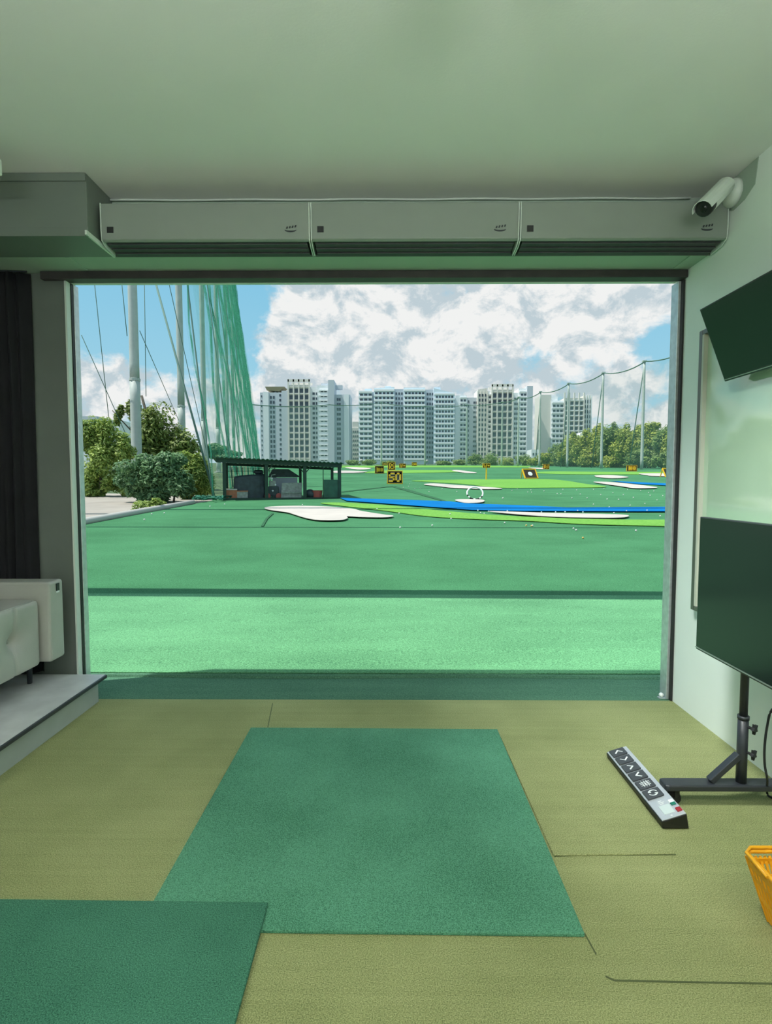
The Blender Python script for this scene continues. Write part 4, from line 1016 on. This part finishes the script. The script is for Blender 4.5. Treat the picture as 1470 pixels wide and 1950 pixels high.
# globe lamps at the end of the range
for u, v, lb in ((688, 877, 'small globe lamp at the range end left of the number signs'), (813, 878, 'small globe lamp at the range end before the pale blue tower')):
    q = P(u, v, 196); g = fz(196); t = thing('globe_lamp', lb, 'lamp', (q.x, 196, g), 0, 'globe lamps at the range end')
    MB().tube([(0, 0, 0), (0, 0, q.z - g - .5)], .09, 8).build('post', M['pole'], t, world=False)
    MB().ball((0, 0, q.z - g), .55, 14, 10).build('globe', M['signwhite'], t, world=False, smooth=True)

# ------------------------------------------------------------------ towers
TY = 300.0
def tpx(u, v, Y=TY): q = P(u, v, Y); return q.x, q.z
class Tower:
    def __init__(s, label, u, Y=TY):
        x, _ = tpx(u, 880, Y); s.Y = Y; s.base = fz(Y) - 2.0; s.root = thing('apartment_tower', label, 'building', (x, Y, s.base)); s.wins = []; s.names = 0
    def wing(s, u0, u1, v, mtl, dy=0.0, depth=14, name='wing', vb=None, v2=None):
        Y = s.Y + dy; x0, z = tpx(u0, v, Y); x1, z2 = tpx(u1, v if v2 is None else v2, Y); zb = s.base if vb is None else tpx(u0, vb, Y)[1]
        if v2 is None: MB().box((x0, Y, zb), (x1, Y + depth, z)).build(name, mtl, s.root)
        else: MB().prism([(x0, Y, zb), (x1, Y, zb), (x1, Y, z2), (x0, Y, z)], (0, depth, 0)).build(name, mtl, s.root)
        return x0, x1, Y, z
    def grid(s, u0, u1, v0, v1, cols, dy=0.0, fl=2.75, ww=.6, wh=.5, pairs=False):
        Y = s.Y + dy; x0, zt = tpx(u0, v0, Y); x1, _ = tpx(u1, v0, Y); _, zb = tpx(u0, v1, Y); nf = int((zt - zb) / fl); cw = (x1 - x0) / cols
        for f in range(nf):
            for c in range(cols):
                xc = x0 + (c + .5) * cw; zc = zt - (f + .5) * fl; s.wins.append((xc, Y - .12, zc, cw * ww, fl * wh))
        return x0, x1, Y, zt, nf, fl, cw
    def bands(s, u0, u1, v0, v1, mtl, dy=0.0, fl=2.75, h=.9, out=1.0, name='balcony'):
        Y = s.Y + dy; x0, zt = tpx(u0, v0, Y); x1, _ = tpx(u1, v0, Y); _, zb = tpx(u0, v1, Y); nf = int((zt - zb) / fl)
        for f in range(nf + 1):
            z = zt - f * fl; MB().box((x0, Y - out, z - h * .5), (x1, Y + .2, z + h * .5)).build(name, mtl, s.root)
    def ribs(s, u0, u1, v0, n, mtl, dy=0.0, w=.7, out=.7):
        Y = s.Y + dy; x0, zt = tpx(u0, v0, Y); x1, _ = tpx(u1, v0, Y)
        for i in range(n + 1):
            x = x0 + (x1 - x0) * i / n; MB().box((x - w / 2, Y - out, s.base), (x + w / 2, Y + .2, zt)).build('rib', mtl, s.root)
    def finish(s):
        o0 = ORG[s.root.name]; w0 = sorted(s.wins, key=lambda k: -k[3] * k[4] - k[2] * 1e-4); cache = {}
        for (x, y, z, w, h) in w0[:100]:
            key = (round(w, 1), round(h, 1))
            if key not in cache:
                o = MB().box((-w / 2, 0, -h / 2), (w / 2, .3, h / 2)).build('window', M['glass'], s.root, world=False); cache[key] = o
            else:
                o = cache[key].copy(); COL.objects.link(o)
            o.location = Vector((x, y, z)) - o0
        if len(w0) > 100:
            m = MB()
            for (x, y, z, w, h) in w0[100:]: m.box((x - w / 2, y, z - h / 2), (x + w / 2, y + .3, z + h / 2))
            o = m.build('further_windows', M['glass'], s.root); o['kind'] = 'stuff'
V1 = 882
T = Tower('left tall grey and beige tower with a roof canopy, above the hut', 580)
T.wing(495, 549, 747.5, M['bgrey'], 2); T.grid(513, 524, 752, V1, 2, 2, ww=.62, wh=.6); T.grid(531, 536, 748, V1, 1, 2, ww=.7, wh=.5); T.grid(496, 500, 750, V1, 1, 2, ww=.5, wh=.4)
T.wing(501, 511, 746, M['bwhite'], 1); T.wing(536, 548, 744, M['bgrey'], .5)
x0, z0 = tpx(503, 742); x1, z1 = tpx(540, 735)
MB().prism([(x0 + 1, TY + 2, z0), (x1 - 3, TY + 2, z0 - .6), (x1, TY + 2, z1), (x0, TY + 2, z1)], (0, 9, 0)).build('roof_canopy', M['olivecan'], T.root)
MB().box((x0 + 5, TY + 4, z0 - 3), (x0 + 6, TY + 5, z0)).box((x1 - 4, TY + 4, z0 - 4), (x1 - 3, TY + 5, z0)).build('canopy_post', M['bgrey'], T.root)
T.wing(549, 589, 733, M['bbeige'], 0); T.ribs(549, 589, 722.5, 4, M['bbeige'], 0, .8); T.grid(549.5, 588.5, 738, V1, 4, 0, 3.6, .66, .66); T.bands(549, 589, 737.5, V1, M['bbeige'], 0, 3.6, .5, .55, 'ledge')
x0, z0 = tpx(548, 724); x1, _ = tpx(590, 724); MB().box((x0, TY - .7, z0 - 1), (x1, TY, z0 + .4)).box((x0, TY + 10, z0 - 1), (x1, TY + 11, z0 + .4)).build('roof_pergola', M['bbeige'], T.root)
T.wing(589.5, 604, 737, M['bwhite'], 3); T.grid(594, 607, 745, V1, 2, 3, ww=.7); T.wing(604, 626, 734, M['bwhite'], 1); T.grid(610, 623, 740, V1, 2, 1, ww=.75, wh=.45); T.bands(607, 624, 743.5, V1, M['bband'], 1, 2.75, .8, .8)
x0, z0 = tpx(609, 727); MB().box((x0, TY + 5, z0 - 3), (x0 + 4, TY + 8, z0)).box((x0 + 8, TY + 6, z0 - 3), (x0 + 12, TY + 9, z0 - .8)).build('roof_house', M['bgrey'], T.root)
T.wing(624.5, 636, 723.5, M['bgrey'], -1); T.wing(636.5, 667, 751.5, M['bgrey'], 2); T.wing(655, 664, 751, M['bwhite'], 1); T.grid(641, 649, 756, V1, 2, 2, ww=.8, wh=.55); T.finish()

T = Tower('wide pale blue apartment block with white balcony bands in the middle', 775)
T.wing(683, 709, 744, M['bblue'], 0); T.grid(684, 709, 747, V1, 3, 0, 2.72, .72, .42); T.bands(683, 709, 746.5, V1, M['bband'], 0, 2.72, 1.0, .9)
T.wing(709.5, 712, 746, M['bgrey'], 1); T.wing(712, 751, 739, M['bblue'], -.5, v2=737); T.grid(713, 750, 744, V1, 5, -.5, 2.72, .66, .42); T.bands(712, 751, 743.5, V1, M['bband'], -.5, 2.72, 1.0, .9)
T.wing(751, 769, 741, M['bgrey'], 3); T.grid(752, 768, 745, V1, 3, 3, 2.72, .55, .5)
T.wing(769, 809.5, 738, M['bblue'], -1); T.grid(770, 809, 744, V1, 6, -1, 2.72, .66, .42); T.bands(769, 809.5, 743.5, V1, M['bband'], -1, 2.72, 1.0, .9)
T.wing(809.5, 827, 742, M['bgrey'], 3); T.grid(812, 826, 746, V1, 3, 3, 2.72, .6, .5)
T.wing(826, 866, 739, M['bblue'], -.5, v2=749); T.grid(829, 864, 751, V1, 6, -.5, 2.72, .62, .44); T.bands(827, 866, 750.5, V1, M['bband'], -.5, 2.72, .8, .6)
rh = MB()
for a, b_, v0, v1 in ((694, 707, 744, 738), (733, 745, 738, 733), (828, 840, 740, 735)):
    x0, z0 = tpx(a, v0); x1, z1 = tpx(b_, v1); rh.box((x0, TY + 4, z0 - 1), (x1, TY + 9, z1))
rh.build('roof_house', M['bblue'], T.root); T.finish()

T = Tower('right beige and grey tower group with a gridded front', 945)
T.wing(867, 889, 753, M['bwhite'], 4); T.grid(876, 888, 758, V1, 2, 4, 2.75, .7, .45); T.bands(876, 888.5, 757, V1, M['bband'], 4, 2.75, .7, .7)
T.wing(889, 910, 757, M['bgrey'], 6); T.grid(891, 894, 760, V1, 1, 6, 2.75, .6, .5); T.grid(901, 909, 762, V1, 2, 6, 2.75, .75, .45)
T.wing(910, 928, 742, M['bbeige'], 2, v2=739); T.grid(911, 927, 748, V1, 3, 2, 2.75, .6, .55); T.ribs(910, 928, 745, 3, M['bbeige'], 2, .5, .5)
T.wing(928, 937, 745, M['bwhite'], 3); T.grid(930, 936, 752, V1, 1, 3, 2.75, .75, .45); T.bands(929, 936.5, 751, V1, M['bband'], 3, 2.75, .7, .8)
T.wing(937, 976.5, 742, M['bbeige'], 0); T.ribs(937, 976.5, 732.5, 4, M['bbeige'], 0, .8); T.grid(937.5, 976, 747, V1, 4, 0, 3.6, .66, .66); T.bands(937, 976.5, 746.5, V1, M['bbeige'], 0, 3.6, .5, .55, 'ledge')
x0, z0 = tpx(936, 733); x1, _ = tpx(977, 733); MB().box((x0, TY - .7, z0 - 1), (x1, TY, z0 + .4)).box((x0, TY + 10, z0 - 1), (x1, TY + 11, z0 + .4)).build('roof_pergola', M['bbeige'], T.root)
T.wing(977, 988, 748, M['bwhite'], 2); T.grid(979, 987, 755, V1, 2, 2, 2.75, .7, .5); T.wing(988, 1005, 740, M['bwhite'], 1); T.grid(991, 1003, 747, V1, 2, 1, 2.75, .75, .45); T.bands(989, 1004.5, 746, V1, M['bband'], 1, 2.75, .8, .8)
T.wing(1004, 1015, 735, M['bgrey'], -1); T.finish()

T = Tower('farthest right tower with a blank beige side behind the net poles', 1080, 310)
V2 = 868
T.wing(1031, 1050, 752, M['bbeige'], 1, v2=752); T.wing(1050, 1075, 763, M['bwhite'], 0); T.grid(1052, 1073, 768, V2, 3, 0, 2.9, .7, .45); T.bands(1051, 1074, 767, V2, M['bband'], 0, 2.9, .8, .8)
T.wing(1075, 1112, 758, M['bbeige'], -.5); T.ribs(1075, 1112, 748, 4, M['bbeige'], -.5, .7); T.grid(1075.5, 1111.5, 763, V2, 4, -.5, 2.9, .62, .6); T.bands(1075, 1112, 762.5, V2, M['bband'], -.5, 2.9, .5, .55, 'ledge')
T.wing(1112, 1126, 753, M['bbeige'], 2); T.ribs(1112, 1126, 753, 3, M['bwhite'], 2, .5); T.grid(1113, 1125, 760, V2, 3, 2, 2.9, .5, .6)
x0, z0 = tpx(1053, 763, 310); x1, z1 = tpx(1066, 753, 310); MB().box((x0, 314, z0 - 1), (x1, 320, z1)).build('roof_house', M['bwhite'], T.root); T.finish()
T = Tower('small distant cream block between the left tower and the pale blue block', 675, 360)
T.wing(667, 684, 815, M['bbeige'], 0); T.wing(671, 682, 803, M['bbeige'], 1); T.grid(668, 683, 818, V1, 4, 0, 3.0, .5, .5); T.finish()
T = Tower('low white building among the trees below the far right tower', 1113, 250)
T.wing(1096, 1113, 829, M['bwhite'], 0, 8); T.wing(1108, 1129, 823, M['bwhite'], 2, 8); T.grid(1097, 1112, 833, 850, 3, 0, 2.8, .5, .4); T.finish()
T = Tower('low white house behind the trees at the corner net pole', 1020, 240)
T.wing(1012, 1030, 856, M['bwhite'], 0, 8); T.grid(1013, 1029, 859, 880, 3, 0, 2.8, .5, .4); T.finish()
t = thing('low_house', 'low grey roofed house behind the leafy tree at left', 'building', (P(190, 850, 90).x, 90, fz(90)))
x0, z0 = P(140, 800, 90).x, P(140, 800, 90).z; x1 = P(187, 792, 90).x
MB().box((x0, 90, fz(90)), (x1 - .5, 98, z0)).build('wall', M['bwhite'], t); MB().box((x0 - .5, 89.5, z0), (x1, 98.5, z0 + .6)).build('roof', M['bgrey'], t)
MB().box((P(200, 800, 90).x, 92, fz(90)), (P(216, 800, 90).x, 98, P(200, 797, 90).z)).build('annex', M['bwhite'], t)

# ================================================================== light
W = bpy.data.worlds.new('sky'); SC.world = W; W.use_nodes = True
nt = W.node_tree; L = nt.links; nt.nodes.clear()
out = nt.nodes.new('ShaderNodeOutputWorld'); bg = nt.nodes.new('ShaderNodeBackground'); L.new(bg.outputs[0], out.inputs[0])
tc = nt.nodes.new('ShaderNodeTexCoord')
def vmath(op, a, b=None):
    n = nt.nodes.new('ShaderNodeVectorMath'); n.operation = op
    for i, k in enumerate((a, b)):
        if k is None: continue
        if isinstance(k, (tuple, Vector)): n.inputs[i].default_value = tuple(k)
        elif isinstance(k, (int, float)): n.inputs['Scale'].default_value = k
        else: L.new(k, n.inputs[i])
    return n
def mth(op, a, b=0.0, c=None):
    n = nt.nodes.new('ShaderNodeMath'); n.operation = op
    for i, k in enumerate((a, b, c)):
        if k is None: continue
        if isinstance(k, (int, float)): n.inputs[i].default_value = k
        else: L.new(k, n.inputs[i])
    return n.outputs[0]
dirv = tc.outputs['Generated']
def wnoise(scale, detail, off=(0, 0, 0), rough=.55, dist=0.0):
    a = vmath('MULTIPLY', dirv, (1, 1, 1.35)).outputs[0]; a = vmath('ADD', a, off).outputs[0]
    n = nt.nodes.new('ShaderNodeTexNoise'); n.inputs['Scale'].default_value = scale; n.inputs['Detail'].default_value = detail
    n.inputs['Roughness'].default_value = rough; n.inputs['Distortion'].default_value = dist; L.new(a, n.inputs['Vector']); return n.outputs['Fac']
base = wnoise(8.0, 10, (3.1, 1.7, .4), .6, .2)
cov = base
def bump_at(cov, u, v, r, amt):
    d = ray(u, v).normalized(); dist = vmath('DISTANCE', dirv, d).outputs['Value']
    g = mth('POWER', 2.718, mth('MULTIPLY', mth('POWER', mth('DIVIDE', dist, r), 2.0), -1.0))
    return mth('MULTIPLY_ADD', g, amt, cov)
for u, v, r, a in CLOUDS if 'CLOUDS' in globals() else [
        (220, 560, .13, -.34), (330, 610, .09, -.25), (440, 575, .055, -.20), (500, 590, .05, -.20), (170, 620, .06, -.12), (230, 720, .07, .22), (330, 700, .09, .16), (190, 730, .06, .15),
        (570, 640, .10, .20), (700, 600, .14, .22), (950, 590, .16, .20), (760, 700, .08, .10), (1150, 590, .13, .18), (1010, 690, .05, -.24), (1115, 675, .05, -.16), (1262, 648, .045, -.28), (1225, 700, .06, .16), (600, 555, .03, -.15), (860, 555, .03, -.15),
        (1210, 770, .07, -.05), (800, 715, .03, -.12), (560, 690, .05, .10), (1040, 730, .04, .10), (1100, 660, .03, .08)]:
    cov = bump_at(cov, u, v, r, a)
fac = nt.nodes.new('ShaderNodeMapRange'); fac.interpolation_type = 'SMOOTHSTEP'; fac.inputs['From Min'].default_value = .43; fac.inputs['From Max'].default_value = .57
L.new(cov, fac.inputs['Value'])
# cloud body shading: denser parts grey, edges white
sh1 = wnoise(12.0, 10, (9.0, 2.0, 5.0), .62, .3); sh2 = wnoise(12.0, 10, (9.0, 2.0, 5.035), .62, .3)
shd = mth('ADD', mth('MULTIPLY', mth('SUBTRACT', sh1, sh2), 2.6), mth('MULTIPLY', sh1, .9))
cr = nt.nodes.new('ShaderNodeValToRGB'); cr.color_ramp.elements[0].position = .2; cr.color_ramp.elements[1].position = .62
cr.color_ramp.elements[0].color = (.52, .62, .67, 1); cr.color_ramp.elements[1].color = (.88, .89, .88, 1); L.new(shd, cr.inputs['Fac'])
sep = nt.nodes.new('ShaderNodeSeparateXYZ'); L.new(dirv, sep.inputs[0])
sk = nt.nodes.new('ShaderNodeValToRGB'); sk.color_ramp.elements[0].position = 0.0; sk.color_ramp.elements[1].position = .5
sk.color_ramp.elements[0].color = (.42, .70, .80, 1); sk.color_ramp.elements[1].color = (.15, .50, .76, 1); L.new(sep.outputs['Z'], sk.inputs['Fac'])
mx = nt.nodes.new('ShaderNodeMix'); mx.data_type = 'RGBA'; L.new(fac.outputs[0], mx.inputs['Factor']); L.new(sk.outputs[0], mx.inputs['A']); L.new(cr.outputs[0], mx.inputs['B'])
L.new(mx.outputs['Result'], bg.inputs['Color']); bg.inputs['Strength'].default_value = 1.0

def light(name, typ, e, col, loc=None, direction=None, **k):
    l = bpy.data.lights.new(name, typ); l.energy = e; l.color = col
    for a, b in k.items(): setattr(l, a, b)
    o = bpy.data.objects.new(name, l); COL.objects.link(o)
    if loc: o.location = loc
    if direction: o.rotation_euler = Vector(direction).to_track_quat('-Z', 'Y').to_euler()
    return o
light('sun', 'SUN', 5.2, (1, .97, .90), direction=(.44, .112, -.89), angle=.009)
# added rear fill light, set in the invented window behind the viewer
light('added_rear_light', 'AREA', 12, (.90, 1.0, .90), (-.45, YB + .02, 1.6), (0, 1, .10), shape='RECTANGLE', size=4.0, size_y=2.2)

light('added_spot_light', 'AREA', 12, (.94, 1.0, .98), Vector(WSH) + WDIR.normalized() * .03, WDIR, shape='DISK', size=.4, spread=1.05)  # added light of the unseen spot, brightens the right wall
for lx, ly, lb in ADDED_UPS:
    light('added_uplight', 'AREA', 82, (1.0, 1.0, .99), (lx, ly, 2.556), (0, .0, 1), shape='RECTANGLE', size=1.1, size_y=.15)  # added light behind the viewer, lifts the ceiling and the bay
SC.view_settings.view_transform = 'Standard'; SC.view_settings.look = 'None'; SC.view_settings.gamma = 1.0; SC.view_settings.exposure = 0.0
SC.view_settings.use_curve_mapping = False
SC.cycles.transparent_max_bounces = 48; SC.cycles.max_bounces = 10; SC.cycles.diffuse_bounces = 6
